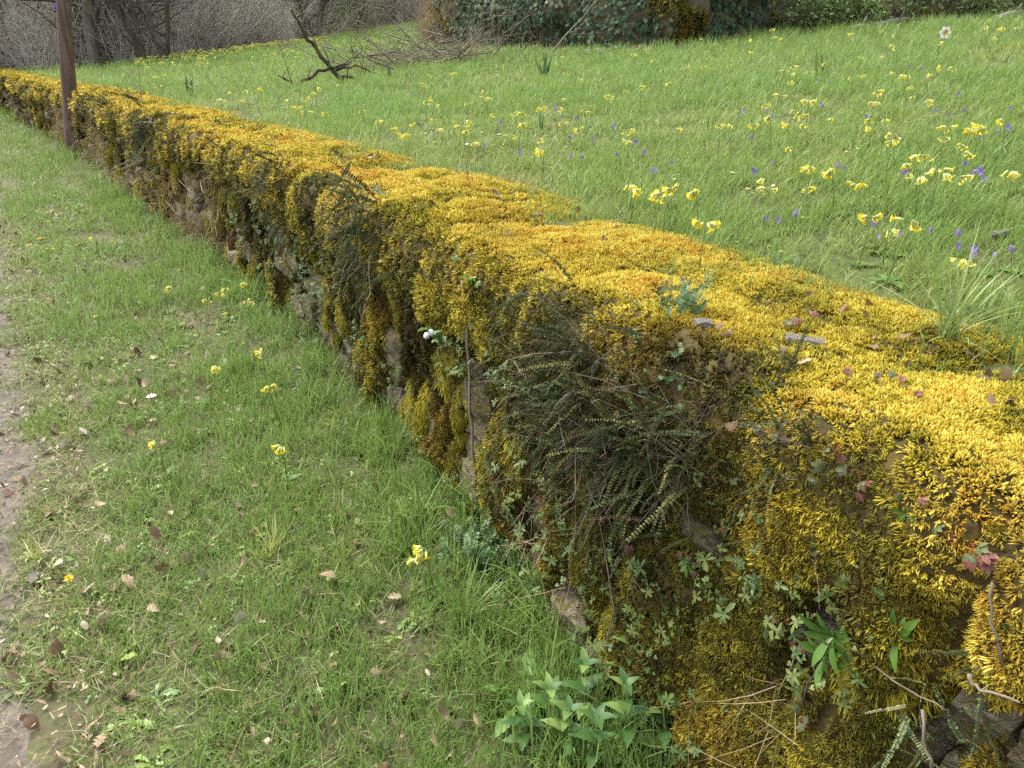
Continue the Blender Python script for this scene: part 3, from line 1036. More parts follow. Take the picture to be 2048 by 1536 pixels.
def build_verge():
    r = np.random.default_rng(31)
    G, L, H, S, D = Acc(), Acc(), Acc(), Acc(), Acc()
    for d0, d1, dens, sc in ((0, 2.6, 600, 1.), (2.6, 4, 420, 1.1), (4, 6.5, 225, 1.3), (6.5, 10, 105, 1.8), (10, 18, 34, 2.6), (18, 40, 11, 4.2)):
        u, s = sample(4, 48, -6.5, -.02, dens, r) if d1 < 30 else sample(4, 60, -9, -.02, dens, r)
        p = P2(u, s); d = band(p[:, 0], p[:, 1])
        ok = (d >= d0) & (d < d1) & wedge(p)
        u, s, p = u[ok], s[ok], p[ok]; n = len(u)
        pz = z_verge(p[:, 0], p[:, 1], s)
        patch = fbm(p[:, 0] * 1.6, p[:, 1] * 1.6, 33); pf = fbm(p[:, 0] * 6, p[:, 1] * 6, 35)
        cl = fbm(p[:, 0] * 11, p[:, 1] * 11, 39, 2)
        track = sm(-1.70, -1.38, s + .3 * (pf - .5) + .25 * (patch - .5)) + sm(-3.9, -4.4, s)
        dens_k = np.clip(track, .03, 1) * np.clip(.48 + 1.7 * (patch - .27) + 1.5 * (pf - .42), .38, 1)
        dens_k = np.maximum(dens_k, sm(-.65, -.15, s))
        ok = r.random(n) < dens_k
        q = np.c_[p, pz]
        tone = .62 + .45 * (patch - .5) + .45 * (pf - .5) + .5 * (cl - .5) + r.normal(0, .12, n) + .12 * sm(-.6, -.1, s) - .22 * (1 - sm(-1.6, -1.0, s)) * (s > -3)
        wallside = sm(-.85, -.1, s) * (.4 + .9 * fbm(u * 1.5, u * 0, 37))
        hs = sc * (.25 + 1.3 * cl) * (.7 + .9 * patch * pf * 2) * (.6 + .5 * sm(-1.6, -.8, s)) * (1 + .4 * wallside) * r.uniform(.7, 1.3, n)
        wd = sc ** .85 * r.uniform(.9, 1.2, n)
        G.add(q[ok], upright(n, r)[ok], np.c_[wd, wd, hs / sc ** .35][ok], r.integers(0, 5, n)[ok], np.clip(tone, .02, 1)[ok])
        # longer tufts, thick at the foot of the wall
        lk = (r.random(n) < (.55 * wallside + .30 * (cl > .5) * (pf > .42)) * (1 if sc < 2 else .7) * track)
        L.add(q[lk], upright(n, r, .2)[lk], (sc ** .6 * r.uniform(.45, 1.1, n) * (.6 + .7 * wallside))[lk], r.integers(0, 4, n)[lk], np.clip(tone + .08, .1, 1)[lk])
        # clover, little rosettes
        hk = (r.random(n) < .18 * np.clip(1.4 - 1.6 * pf, .1, 1)) & (track > .6) & (d1 < 15)
        H.add(q[hk], upright(n, r)[hk], (sc ** .5 * r.uniform(.4, .85, n))[hk], r.integers(0, 7, n)[hk], r.random(n)[hk])
        # straw
        sk = (r.random(n) < np.where(s < -1.3, .8, .2) * np.where(s < -4.1, .2, 1)) & (d1 < 20) & (s < -.3)
        S.add(q[sk] + np.array([0, 0, .018]), upright(n, r, .15)[sk], (sc ** .7 * r.uniform(.5, 1.1, n) * np.where(s < -1.4, .55, 1))[sk], r.integers(0, 3, n)[sk], r.random(n)[sk])
        # drops of rain
        dk = (r.random(n) < .6) & ok & (d1 < 12)
        dz = r.uniform(.012, .06, n) * (.5 + .5 * hs)
        D.add((q + np.c_[r.normal(0, .03, n), r.normal(0, .03, n), dz])[dk], np.zeros((n, 3))[dk], (sc ** .8 * r.uniform(.5, 1.1, n))[dk], np.zeros(n)[dk], np.zeros(n)[dk])
    G.go('verge_grass', LAWN, 'short wet grass of the verge between the track and the wall')
    L.go('long_grass', LONG, 'longer grass growing thick along the foot of the wall')
    H.go('clover', CLOV, 'clover and small leafy weeds low in the verge grass')
    S.go('dry_straw', STRAW, 'dry straw scattered over the track edge and verge')
    return D


def drop_mesh():
    mb = MB()
    r = .00105
    vs = [(0, 0, r), (r, 0, 0), (0, r, 0), (-r, 0, 0), (0, -r, 0), (0, 0, -r)]
    mb.add(vs, [(0, 1, 2), (0, 2, 3), (0, 3, 4), (0, 4, 1), (5, 2, 1), (5, 3, 2), (5, 4, 3), (5, 1, 4)])
    return mb.mesh('dew_drop', M_dewglint)


def build_meadow():
    r = np.random.default_rng(41)
    G, L, H = Acc(), Acc(), Acc()
    D = DEW
    for d0, d1, dens, sc in ((0, 3.2, 430, 1.), (3.2, 5, 280, 1.25), (5, 8, 135, 1.6), (8, 12, 52, 2.2), (12, 18, 27, 3.0), (18, 30, 13, 4.2), (30, 70, 5, 7)):
        umax = 30 if d1 < 15 else 80
        u, s = sample(3, umax, .33, min(d1 + 2, 62), dens, r)
        p = P2(u, s); d = band(p[:, 0], p[:, 1])
        ok = (d >= d0) & (d < d1) & wedge(p)
        u, s, p, d = u[ok], s[ok], p[ok], d[ok]; n = len(u)
        pz = z_field(p[:, 0], p[:, 1], s)
        patch = np.clip(1.5 * fbm(p[:, 0] * .8, p[:, 1] * .8, 43) - .25, 0, 1); pf = fbm(p[:, 0] * 5, p[:, 1] * 5, 45)
        wood = np.hypot(p[:, 0], p[:, 1]) > edge_r(p[:, 0], p[:, 1]) + 1.0
        bank = bank_side(p) > -.4
        cl = fbm(p[:, 0] * 9, p[:, 1] * 9, 49, 2)
        grow = sm(.30, .86, s + .5 * (fbm(u * 2.5, u * 0, 97) - .5) + .35 * (pf - .5))
        grow = np.maximum(grow, .06 * (s > .40) + .45 * sm(.55, .75, s))
        ok = (r.random(n) < grow * np.clip(.55 + 1.1 * (pf - .25), .3, 1)) & ~wood & ~bank
        q = np.c_[p, pz]
        far = sm(6, 14, d)
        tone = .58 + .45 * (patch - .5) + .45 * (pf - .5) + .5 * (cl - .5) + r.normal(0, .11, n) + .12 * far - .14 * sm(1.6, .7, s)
        # a pale, dry patch in the meadow on the right
        dry = np.exp(-(((p[:, 0] - 4.6) / 1.3) ** 2 + ((p[:, 1] - 7.6) / .9) ** 2))
        tone = tone - .35 * dry * r.random(n)
        hs = (.3 + .5 * patch + .4 * pf + .6 * cl + .25 * far) * r.uniform(.75, 1.3, n) * sc ** .55
        wd = sc ** .85 * r.uniform(.9, 1.2, n)
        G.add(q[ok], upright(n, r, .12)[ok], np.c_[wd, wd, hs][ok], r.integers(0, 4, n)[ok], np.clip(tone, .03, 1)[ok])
        lk = (r.random(n) < .04 * (1 + 2 * (patch > .5))) & ok
        L.add(q[lk], upright(n, r, .2)[lk], (sc ** .5 * r.uniform(.45, .9, n))[lk], r.integers(0, 4, n)[lk], np.clip(tone + .1, .2, 1)[lk])
        hk = (r.random(n) < .12) & ok & (d1 < 12)
        H.add(q[hk], upright(n, r)[hk], (sc ** .5 * r.uniform(.4, .85, n))[hk], r.integers(0, 7, n)[hk], r.random(n)[hk])
        dk = (r.random(n) < .7) & ok & (d1 < 10)
        dz = r.uniform(.012, .06, n)
        D.add((q + np.c_[r.normal(0, .035, n), r.normal(0, .035, n), dz])[dk], np.zeros((n, 3))[dk], (sc ** .8 * r.uniform(.5, 1.1, n))[dk], np.zeros(n)[dk], np.zeros(n)[dk])
    # thin upright blades coming through the moss along its back edge
    u, s = sample(6.3, 14, .28, .85, 90, r)
    p, nn, _ = moss_normal(u, LT + RR - s)
    n = len(u)
    k = r.random(n) < .25 + .6 * (fbm(u * 2, s * 2, 47) > .5)
    p[:, 2] -= .01
    FN = Acc()
    FN.add(p[k], upright(n, r, .15)[k], r.uniform(.6, 1.3, n)[k], r.integers(0, 3, n)[k], np.clip(r.normal(.6, .15, n), 0, 1)[k])
    thin = [tuft(60 + i, 3, .06, .11, .0013, .02, .2, .4).mesh('thin_grass', M_grass) for i in range(3)]
    FN.go('thin_grass', thin, 'thin upright grass blades growing through the moss on the wall top')
    G.go('meadow_grass', FINE, 'fine green grass of the meadow above the wall')
    L.go('meadow_tufts', LONG, 'taller grass tufts standing in the meadow')
    H.go('meadow_herbs', CLOV, 'small leafy herbs low in the meadow grass')
    D.go('rain_drops', [drop_mesh()], 'rain drops on the grass, coloured pale to imitate their glint')


BANK = np.array([(-2.5, 22.6), (-1.6, 19.2), (-.45, 17.0), (.7, 15.0), (1.65, 13.8), (2.6, 13.1), (3.8, 13.9), (4.8, 15.0), (5.8, 15.2), (6.7, 14.9), (7.9, 14.8), (9.2, 15.0), (12, 16), (16, 19)])


def bank_side(p):
    """> 0 behind the foot of the bank"""
    x = np.clip(p[:, 0], -2.6, 16)
    y = np.interp(x, BANK[:, 0], BANK[:, 1])
    return np.where(p[:, 0] < -2.2, -5, p[:, 1] - y)


DEW = build_verge()
build_meadow()

# ------------------------------------------------------------------ woodland
def limb(mb, r, p, d, length, rad, level, sides, out=None, mat=0, up=.15):
    n = max(3, int(length / (.45 if level == 0 else .3)) + 1)
    pts, pos, dr = [], np.array(p, float), np.array(d, float)
    for i in range(n):
        pts.append(pos.copy())
        dr = dr + r.normal(0, .10 + .05 * level, 3) + np.array([0, 0, up * .3])
        dr /= np.linalg.norm(dr)
        pos = pos + dr * length / (n - 1)
    rads = rad * np.linspace(1, .35, n) ** .9
    mb.tube(pts, rads, sides, mat, cap=False)
    return pts, rads


def bare_tree(k, height=7.5, rad=.13, fork=False):
    r = np.random.default_rng(1200 + k)
    tr, cr = MB(), MB()
    starts = [((0, 0, -.15), (r.normal(0, .06), r.normal(0, .06), 1.), height, rad)]
    if fork:
        starts.append(((.05, 0, -.1), (r.choice([-.45, .45]), r.normal(0, .2), 1.), height * .8, rad * .7))
    for p, d, h, rd in starts:
        pts, rads = limb(tr, r, p, d, h, rd, 0, 8)
        # root flare
        tr.tube([np.array(p) + (0, 0, 0), np.array(p) + (0, 0, .35)], [rd * 1.55, rd * .98], 8, cap=False)
        for j in range(20):
            t = r.uniform(.12, .98); i = int(t * (len(pts) - 1))
            a = r.uniform(0, 2 * PI)
            bl = (1 - t * .55) * r.uniform(.9, 2.3)
            q, rq = limb(cr, r, pts[i], (math.cos(a), math.sin(a), r.uniform(.1, .9)), bl, rads[i] * r.uniform(.2, .45), 1, 4)
            for m in range(5):
                i2 = r.integers(1, len(q)); a2 = a + r.normal(0, 1.)
                q2, rq2 = limb(cr, r, q[i2], (math.cos(a2), math.sin(a2), r.uniform(-.1, .8)), bl * r.uniform(.3, .6), max(rq[i2] * .5, .004), 2, 3)
                for w in range(3):
                    i3 = r.integers(1, len(q2)); a3 = a2 + r.normal(0, 1.)
                    limb(cr, r, q2[i3], (math.cos(a3), math.sin(a3), r.uniform(-.2, .7)), r.uniform(.2, .5), .0035, 2, 3)
    return tr.mesh('trunk', M_bark), cr.mesh('crown', M_bark)


def ivy_leaf_mesh(mat, k=0):
    mb = MB()
    pts = [(-.5, 0), (-.42, .38), (-.12, .30), (.02, .52), (.18, .22), (.55, 0), (.18, -.22), (.02, -.52), (-.12, -.30), (-.42, -.38)]
    vs = [(0, 0, .05)] + [(x, y, -.06 * (abs(y) * 2) ** 2 - .05 * (x > .3)) for x, y in pts]
    mb.add(vs, [(0, i, i % 10 + 1) for i in range(1, 11)])
    return mb.mesh('ivy_leaf', mat)


IVY = [ivy_leaf_mesh(M_ivy)]


def bush(k, n=42, h0=1.3, h1=3.2, leaves=0):
    r = np.random.default_rng(1500 + k)
    mb = MB()
    for i in range(n):
        a = r.uniform(0, 2 * PI); q = .55 * math.sqrt(r.random())
        d = np.array([math.cos(a) * .28, math.sin(a) * .28, 1.]) + r.normal(0, .16, 3)
        ln = r.uniform(h0, h1)
        pts, rads = limb(mb, r, (q * math.cos(a), q * math.sin(a), -.1), d / np.linalg.norm(d), ln, r.uniform(.006, .017), 1, 3)
        for j in range(6):
            i2 = r.integers(1, len(pts)); a2 = r.uniform(0, 2 * PI)
            q2, _ = limb(mb, r, pts[i2], (math.cos(a2), math.sin(a2), r.uniform(-.2, 1.)), r.uniform(.3, .9), .004, 2, 3)
            for w in range(leaves):
                c = q2[r.integers(1, len(q2))] + r.normal(0, .04, 3)
                b = r.normal(0, 1, 3)
                mb.leaf(c, b, r.normal(0, 1, 3), .045, .03, (0, 1, 0), .2, .2, 1)
    return mb.mesh('bush', [M_thicket, M_budleaf])


def ivy_on_trunk(height, rad, seed, n=500):
    r = np.random.default_rng(seed)
    mb = MB()
    for i in range(n):
        a = r.uniform(0, 2 * PI); z = height * r.random(); rr = rad * 1.1 + abs(r.normal(0, .04))
        c = np.array([math.cos(a) * rr, math.sin(a) * rr, z])
        o = np.array([math.cos(a), math.sin(a), .3]) + r.normal(0, .3, 3)
        d = np.array([-math.sin(a) * r.normal(), math.cos(a) * r.normal(), -.8]) + r.normal(0, .3, 3)
        mb.leaf(c, d, o, .075, .07, (.4, 1, .6, 0), .1, .3)
    return mb


def build_wood():
    r = np.random.default_rng(77)
    kinds = [bare_tree(0), bare_tree(1, 7, .10, True), bare_tree(2, 8.5, .17), bare_tree(3, 6.5, .085), bare_tree(4, 7, .12, True), bare_tree(5, 6, .07, False)]
    ivym = ivy_on_trunk(5, .13, 5).mesh('ivy', leafy('trunk_ivy', [(0, (.02, .04, .02)), (.6, (.045, .085, .04)), (1, (.09, .13, .05))], attr='rand', trans=.08, rough=.4, var=.5, noise_scale=6))

    def tree(x, y, z, k, scale, label, ivy=False, pale=False, group=None):
        o = link('bare_tree', None, loc=(x, y, z), rot=(r.normal(0, .03), r.normal(0, .03), r.uniform(0, 6.28)), scl=scale)
        me = kinds[k][0]
        t = link('trunk', me, o)
        if pale:
            t.material_slots[0].link = 'OBJECT'; t.material_slots[0].material = M_barkpale
        link('crown', kinds[k][1], o)
        if ivy: link('ivy', ivym, o)
        tag(o, label, 'tree', group or 'bare trees of the wood')
    known = [((68, 139), 2, 1.2, 'thick pale-barked bare tree at the wood edge, just before the wooden pole', False, True),
             ((294, 133), 1, 1.05, 'forked bare tree standing out on the meadow edge', False, False),
             ((332, 129), 4, .95, 'forked bare tree close behind the one out on the meadow edge', False, False),
             ((218, 128), 3, 1.2, 'ivy-wrapped bare tree in the clump beside the wooden pole', True, False),
             ((241, 127), 0, .9, 'slim bare tree in the clump beside the wooden pole', False, False),
             ((30, 142), 5, 1.3, 'slender bare tree where the wall meets the wood', False, False),
             ((178, 132), 5, 1.5, 'slender bare tree seen just past the wooden pole', True, False),
             ((424, 99), 0, 1., 'leaning bare tree at the foot of the far meadow', False, False),
             ((486, 90), 2, .8, 'bare tree with mossy trunk at the far meadow edge', False, False),
             ((610, 80), 5, 1.4, 'thin ivy-dark tree behind the fallen branch', True, False),
             ((668, 66), 2, 1.15, 'stout bare trunk above the brush pile', False, False),
             ((738, 48), 0, 1.1, 'bare tree where the meadow narrows beside the ivy bank', False, False),
             ((790, 40), 3, 1.2, 'slim bare tree at the top of the grassy gap', False, False)]
    for (px, py), k, sc, lab, iv, pale in known:
        q, u, s = hit(px, py)
        tree(q[0], q[1], float(z_field(q[0], q[1], np.array(max(s, .3)))) - .02, k, sc, lab, iv, pale)
    n = 0
    while n < 34:
        th = r.uniform(-.72, -.07); e = float(np.interp(th, EDGE_T, EDGE_R)) + .8 + 13 * r.random()
        x, y = math.sin(th) * e, math.cos(th) * e
        _, s = US(x, y)
        z = float(z_field(x, y, max(s[0], .5)))
        depth = 'first' if e - np.interp(th, EDGE_T, EDGE_R) < 5 else 'far'
        side_ = 'past the wooden pole' if th < -.44 else 'beyond the meadow corner' if th < -.3 else 'behind the fallen branch' if th < -.19 else 'above the grassy gap'
        tree(x, y, z - .1, int(r.integers(0, 6)), r.uniform(.75, 1.3), 'bare grey-brown tree among the %s rows of the wood %s' % (depth, side_), r.random() < .25, False, 'bare trees in the %s rows of the wood %s' % (depth, side_))
        n += 1
    # thicket between the trunks
    A = Acc()
    N = 300
    th = r.uniform(-.78, -.055, N); off = 12.5 * r.random(N) ** 1.2 + 1.0
    e = np.interp(th, EDGE_T, EDGE_R) + off
    x, y = np.sin(th) * e, np.cos(th) * e
    _, s = US(x, y)
    z = z_field(x, y, np.maximum(s, .5))
    gap = (np.abs(th + .1) < .045) & (off < 1)
    z = z[~gap]; x = x[~gap]; y = y[~gap]; off = off[~gap]; th = th[~gap]; m = len(x)
    green = sm(-.45, -.25, th) * sm(-.12, -.2, th)
    tone = np.clip(.35 + .35 * fbm(x * .4, y * .4, 55) + .25 * green + r.normal(0, .12, m), 0, 1)
    idx = np.where(r.random(m) < .25 + .3 * green, r.integers(3, 5, m), r.integers(0, 3, m))
    A.add(np.c_[x, y, z], upright(m, r, .12), r.uniform(.55, 1.25, m) * (.8 + .03 * off), idx, tone)
    A.go('thicket', [bush(0), bush(1), bush(2, 30, 1.8, 3.8), bush(3, 36, 1., 2.6, 3), bush(4, 30, 1.4, 3, 4)], 'grey-brown tangle of bare undergrowth between the trees of the wood')
    # dead leaves and grass on the floor of the wood
    N = 9000
    th = r.uniform(-.78, .6, N); off = 7 * r.random(N) ** 1.5 - .6
    e = np.interp(th, EDGE_T, EDGE_R) + off
    x, y = np.sin(th) * e, np.cos(th) * e
    _, s = US(x, y)
    ok = (s > .3)
    A = Acc()
    A.add(np.c_[x, y, z_field(x, y, np.maximum(s, .5)) + .07][ok], upright(N, r, .5)[ok], r.uniform(.05, .13, N)[ok], r.integers(0, 6, N)[ok], r.random(N)[ok] * .7)
    A.go('woodland_litter', LITTER, 'fallen leaves on the floor of the wood')


build_wood()


# ------------------------------------------------------------------ the ivy-clad bank
def bank_surf(t, v):
    """t 0..1 along, v 0..1 from the foot up and back"""
    seg = np.r_[0, np.cumsum(np.hypot(*np.diff(BANK, axis=0).T))]; seg /= seg[-1]
    x = np.interp(t, seg, BANK[:, 0]); y = np.interp(t, seg, BANK[:, 1])
    tx = np.interp(t + .01, seg, BANK[:, 0]) - np.interp(t - .01, seg, BANK[:, 0]); ty = np.interp(t + .01, seg, BANK[:, 1]) - np.interp(t - .01, seg, BANK[:, 1])
    ln = np.hypot(tx, ty) + 1e-9
    nx, ny = -ty / ln, tx / ln                                  # away from the meadow
    H = np.interp(x, [-2.5, -1.8, -.6, 3.9, 4.9, 7, 16], [1.6, 2.6, 3.3, 3.2, 2.2, 1.7, 1.9])
    steep = np.interp(x, [-3, 3.9, 5, 16], [.5, .5, 1.5, 1.7])
    back = steep * v ** 1.4 * 1.6 - .55 * (fbm(t * 26, v * 4, 131) - .5) - .30 * bump(t * 40, v * 6, 133) * sm(0, .25, v) + .2
    back = back + np.maximum(v - .85, 0) * 30
    px, py = x + nx * back, y + ny * back
    _, s = US(np.ravel(px), np.ravel(py)); s = s.reshape(np.shape(px))
    base = .93 + .085 * np.maximum(np.interp(t, seg, US(BANK[:, 0], BANK[:, 1])[1]), 0)
    z = base - .12 + H * np.minimum(v, .9) / .9 + .12 * (fbm(t * 30, v * 5, 135) - .5)
    return np.stack([px, py, z], -1)


def build_bank():
    r = np.random.default_rng(88)
    tt = np.linspace(0, 1, 190); vv = np.linspace(0, 1, 34)
    Tg, Vg = np.meshgrid(tt, vv, indexing='ij')
    root = link('ivy_clad_bank', None, loc=(2, 16, 1.7))
    tag(root, 'steep mossy rock bank hung with dark ivy behind the meadow', 'bank', None, 'thing')
    off = np.array(root.location)
    link('rock_face', grid_mesh('rock_face', bank_surf(Tg, Vg) - off, len(tt), len(vv), M_bank), root)
    N = 26000
    t = r.uniform(0.015, 1, N); v = r.uniform(.04, .9, N)
    p = bank_surf(t, v); e = .004
    n = np.cross(bank_surf(t + e, v) - p, bank_surf(t, v + .02) - p)
    n /= np.linalg.norm(n, axis=1, keepdims=True) + 1e-9
    n *= -np.sign(n[:, 1:2] + 1e-6)
    mask = fbm(t * 22, v * 3.4, 137) + .1 * sm(.1, .5, v)
    ivy = (mask > .43) & (p[:, 0] < 4.5 + r.normal(0, .3, N)) & (r.random(N) < .95)
    d = n + r.normal(0, .35, (N, 3)) + np.array([0, 0, .25])
    pp = p + n * np.abs(r.normal(.05, .06, N))[:, None]
    o = scatter('ivy', pp[ivy] - off, align(d, r.uniform(0, 6.28, N))[ivy], (r.uniform(.055, .10, N))[ivy], np.zeros(ivy.sum()), np.clip(r.normal(.5, .22, N), 0, 1)[ivy], IVY, parent=root)
    o['kind'] = 'stuff'
    ms = (mask < .44) & (fbm(t * 30, v * 6, 139) > .5) & (v < .75)
    k = np.where(ms & (fbm(t * 60, v * 9, 147) > .5))[0][:1700]
    o = scatter('bank_moss', p[k] - off, align(d, r.uniform(0, 6.28, N))[k], r.uniform(2.5, 4.5, len(k)), r.integers(0, 4, len(k)), np.clip(r.normal(.36, .14, len(k)), 0, 1), MOSS, parent=root)
    o['kind'] = 'stuff'
    # tumbled mossy boulders at the foot
    for px, py, sz, lab in ((1010, 96, .42, 'low moss-capped boulder at the foot of the ivy bank by the brush pile'), (1275, 72, .35, 'moss-covered boulder at the foot of the ivy bank'), (1330, 66, .40, 'dark mossy boulder at the ivy bank foot, below the tree trunk')):
        q, u, s = hit(px, py)
        b = link('boulder', None, loc=(q[0], q[1] + .2, q[2] - .05))
        tag(b, lab, 'boulder')
        link('rock', STONES[r.integers(0, 10)], b, (0, 0, .1), (0, 0, r.uniform(0, 6)), (sz * 2.2, sz * 1.4, sz))
        c = link('moss_cap', CUSH[r.integers(0, 6)], b, (0, 0, .12 + sz * .25), (0, 0, r.uniform(0, 6)), (sz * .9, sz * .7, sz * .5))
        c.color = (1, 1, 1, .5)
    # leaf litter along the foot
    N = 5200
    t = r.uniform(.05, .98, N)
    seg = np.r_[0, np.cumsum(np.hypot(*np.diff(BANK, axis=0).T))]; seg /= seg[-1]
    x = np.interp(t, seg, BANK[:, 0]); y = np.interp(t, seg, BANK[:, 1])
    o_ = -.55 + 1.2 * r.random(N) + .5 * (fbm(t * 30, t * 0, 141) - .5)
    y = y + o_
    _, s = US(x, y)
    A = Acc()
    A.add(np.c_[x, y, z_field(x, y, s) + .03 + .12 * np.maximum(o_, 0)], upright(N, r, .5), r.uniform(.05, .12, N), r.integers(0, 6, N), r.random(N))
    # spilling from the brush pile
    N = 1500
    x = r.normal(-.9, 1.1, N); y = 12.6 + r.normal(0, 1.3, N); _, s = US(x, y)
    A.add(np.c_[x, y, z_field(x, y, s) + .03], upright(N, r, .5), r.uniform(.04, .09, N), r.integers(0, 6, N), r.random(N) * .8)
    A.go('leaf_litter', LITTER, 'brown leaf litter along the foot of the ivy bank')
    # dry pale grass hanging on the end of the bank
    N = 500
    t = r.uniform(0, .12, N); v = r.uniform(.03, .8, N); p = bank_surf(t, v)
    A = Acc()
    A.add(p + np.array([-.1, -.12, 0]), np.c_[r.normal(1.8, .4, N), r.normal(0, .4, N), r.uniform(-.6, .6, N)], r.uniform(2, 4.2, N), r.integers(0, 3, N), r.uniform(.1, .8, N))
    A.go('dry_bank_grass', STRAW, 'pale dry grass hanging over the end of the ivy bank')
    # trunks growing on the bank
    for px, lab, pale, iv, rad in ((1522, 'pale grey tree trunk rising from the bank foot beside the shrubs', True, False, .26), (1487, 'mossy ivy-dark trunk leaning beside the pale trunk', False, True, .14)):
        q, u, s = hit(px, 52)
        rr = np.random.default_rng(px)
        mb = MB()
        pts, rads = limb(mb, rr, (0, 0, -.2), (0.02, 0.1, 1), 6.5, rad, 0, 10)
        mb.tube([(0, 0, -.2), (0, 0, .1), (.01, .02, .55)], [rad * 1.7, rad * 1.35, rad * .99], 10, cap=False)
        cr = MB()
        for i in range(26):
            j = rr.integers(3, len(pts)); a = rr.uniform(0, 6.28)
            limb(cr, rr, pts[j], (math.cos(a), math.sin(a), .6), rr.uniform(1, 2.6), rads[j] * .3, 1, 4)
        o = link('bank_tree', None, loc=(q[0], q[1] + .25, q[2] - .05))
        tag(o, lab, 'tree')
        link('trunk', mb.mesh('trunk', M_barkpale if pale else M_bark), o)
        link('crown', cr.mesh('crown', M_bark), o)
        if iv: link('ivy', ivy_on_trunk(4, rad, 6, 420).mesh('ivy', MATS['trunk_ivy']), o)


build_bank()


def shrub_mesh(k):
    r = np.random.default_rng(1900 + k)
    st, fo = MB(), MB()
    for i in range(26):
        a = r.uniform(0, 6.28)
        d = np.array([math.cos(a) * .6, math.sin(a) * .6, .8]) + r.normal(0, .2, 3)
        pts, rads = limb(st, r, (r.normal(0, .25), r.normal(0, .2), -.05), d / np.linalg.norm(d), r.uniform(.6, 1.5), .009, 1, 3, up=-.1)
        for j in range(70):
            c = pts[r.integers(1, len(pts))] + r.normal(0, .09, 3)
            fo.leaf(c, r.normal(0, 1, 3) + np.array([0, 0, -.2]), r.normal(0, .6, 3) + np.array([0, 0, 1]), r.uniform(.04, .075), r.uniform(.022, .04), (.1, 1, .6, 0), .2, .3)
    return st.mesh('stems', M_twig), fo.mesh('foliage', M_shrub)


M_shrub = leafy('shrub_leaf', [(0, (.11, .18, .05)), (.6, (.17, .26, .075)), (1, (.24, .33, .11))], attr='rand', trans=.25, rough=.5, var=.7, noise_scale=5)


def build_shrubs():
    r = np.random.default_rng(99)
    kinds = [shrub_mesh(k) for k in range(3)]
    spots = [(1620, 44, 1.0, 'green leafy shrub beside the pale trunk'), (1690, 40, 1.25, 'tallest green shrub along the bank, left of the fallen log'), (1770, 36, 1.1, 'green shrub hanging over the fallen log'),
             (1850, 30, 1.1, 'rounded green shrub between the fallen log and the picture edge'), (1930, 22, 1.0, 'green shrub above the white daffodil'), (2010, 14, 1.1, 'green shrub at the far right end of the bank'),
             (1560, 40, .8, 'small green shrub at the foot of the pale trunk')]
    for i, (px, py, sc, lab) in enumerate(spots):
        q, u, s = hit(px, float(np.interp(px, [1478, 1553, 1650, 1758, 1900, 2048], [84, 70, 62, 56, 46, 34])))
        o = link('shrub', None, loc=(q[0], q[1] + .75, q[2] + .05), rot=(0, 0, r.uniform(0, 6)), scl=sc * 1.25)
        tag(o, lab, 'shrub', 'green shrubs along the bank')
        link('stems', kinds[i % 3][0], o); link('foliage', kinds[i % 3][1], o)
    # fallen grey log in front of them
    for (a, b, rad, lab) in (((1745, 60), (1815, 50), .055, 'short grey fallen log lying before the shrubs'), ((1700, 66), (1728, 64), .05, 'dark rotten log piece lying in the grass before the shrubs'), ((1990, 46), (2040, 38), .06, 'brown fallen log at the right end of the bank')):
        qa, qb = hit(*a)[0], hit(*b)[0]
        mb = MB()
        mid = (qa + qb) / 2
        A_, B_ = qa - mid + (0, 0, rad), qb - mid + (0, 0, rad * 1.6)
        mb.tube([A_, A_ * .4 + B_ * .6 + (0, 0, .02), B_], [rad, rad * .95, rad * .75], 9)
        mb.tube([A_ * .3 + B_ * .7, A_ * .3 + B_ * .7 + (.05, -.05, .16)], [rad * .35, rad * .2], 6)
        o = link('fallen_log', mb.mesh('fallen_log', M_barkpale), loc=mid)
        tag(o, lab, 'log')


build_shrubs()


# ------------------------------------------------------------------ pole
def at_y(px, py, Y):
    d = ray(px, py)
    return CAM + d * (Y / d[1])


def build_pole():
    q = POLE_Q
    top = at_y(126.5, 0, q[1] + .05)
    ax = (top - q); ax = ax / ax[2]
    o = link('wooden_pole', None, loc=(q[0], q[1], q[2]))
    tag(o, 'tall reddish-brown round wooden pole standing close against the mossy wall', 'pole')
    mb = MB()
    r = np.random.default_rng(3)
    H = 7.5
    zs = np.r_[-.3, np.linspace(0, H, 26)]
    mb.tube([ax * z + np.r_[r.normal(0, .004, 2), 0] for z in zs], [.108 - .0025 * max(z, 0) + r.normal(0, .0012) for z in zs], 20)
    sh = link('shaft', mb.mesh('shaft', M_pole), o)
    mb = MB()
    side = np.array([-.092, -.045, 0])
    c = ax * 2.18 + side
    mb.tube([c - (.0, 0, .045), c + (0, 0, .045)], .018, 4)
    link('blue_tag', mb.mesh('blue_tag', M_blue), sh)['label'] = 'small blue plastic tag'
    for z, a in ((1.95, -.9), (.62, -1.2), (1.2, -.7)):
        mb = MB()
        c = ax * z + np.array([math.cos(a), math.sin(a), 0]) * .100
        n = np.array([math.cos(a), math.sin(a), 0])
        mb.tube([c, c + n * .012], [.014, .011], 7)
        link('nail_head', mb.mesh('nail_head', M_metal), sh)


build_pole()


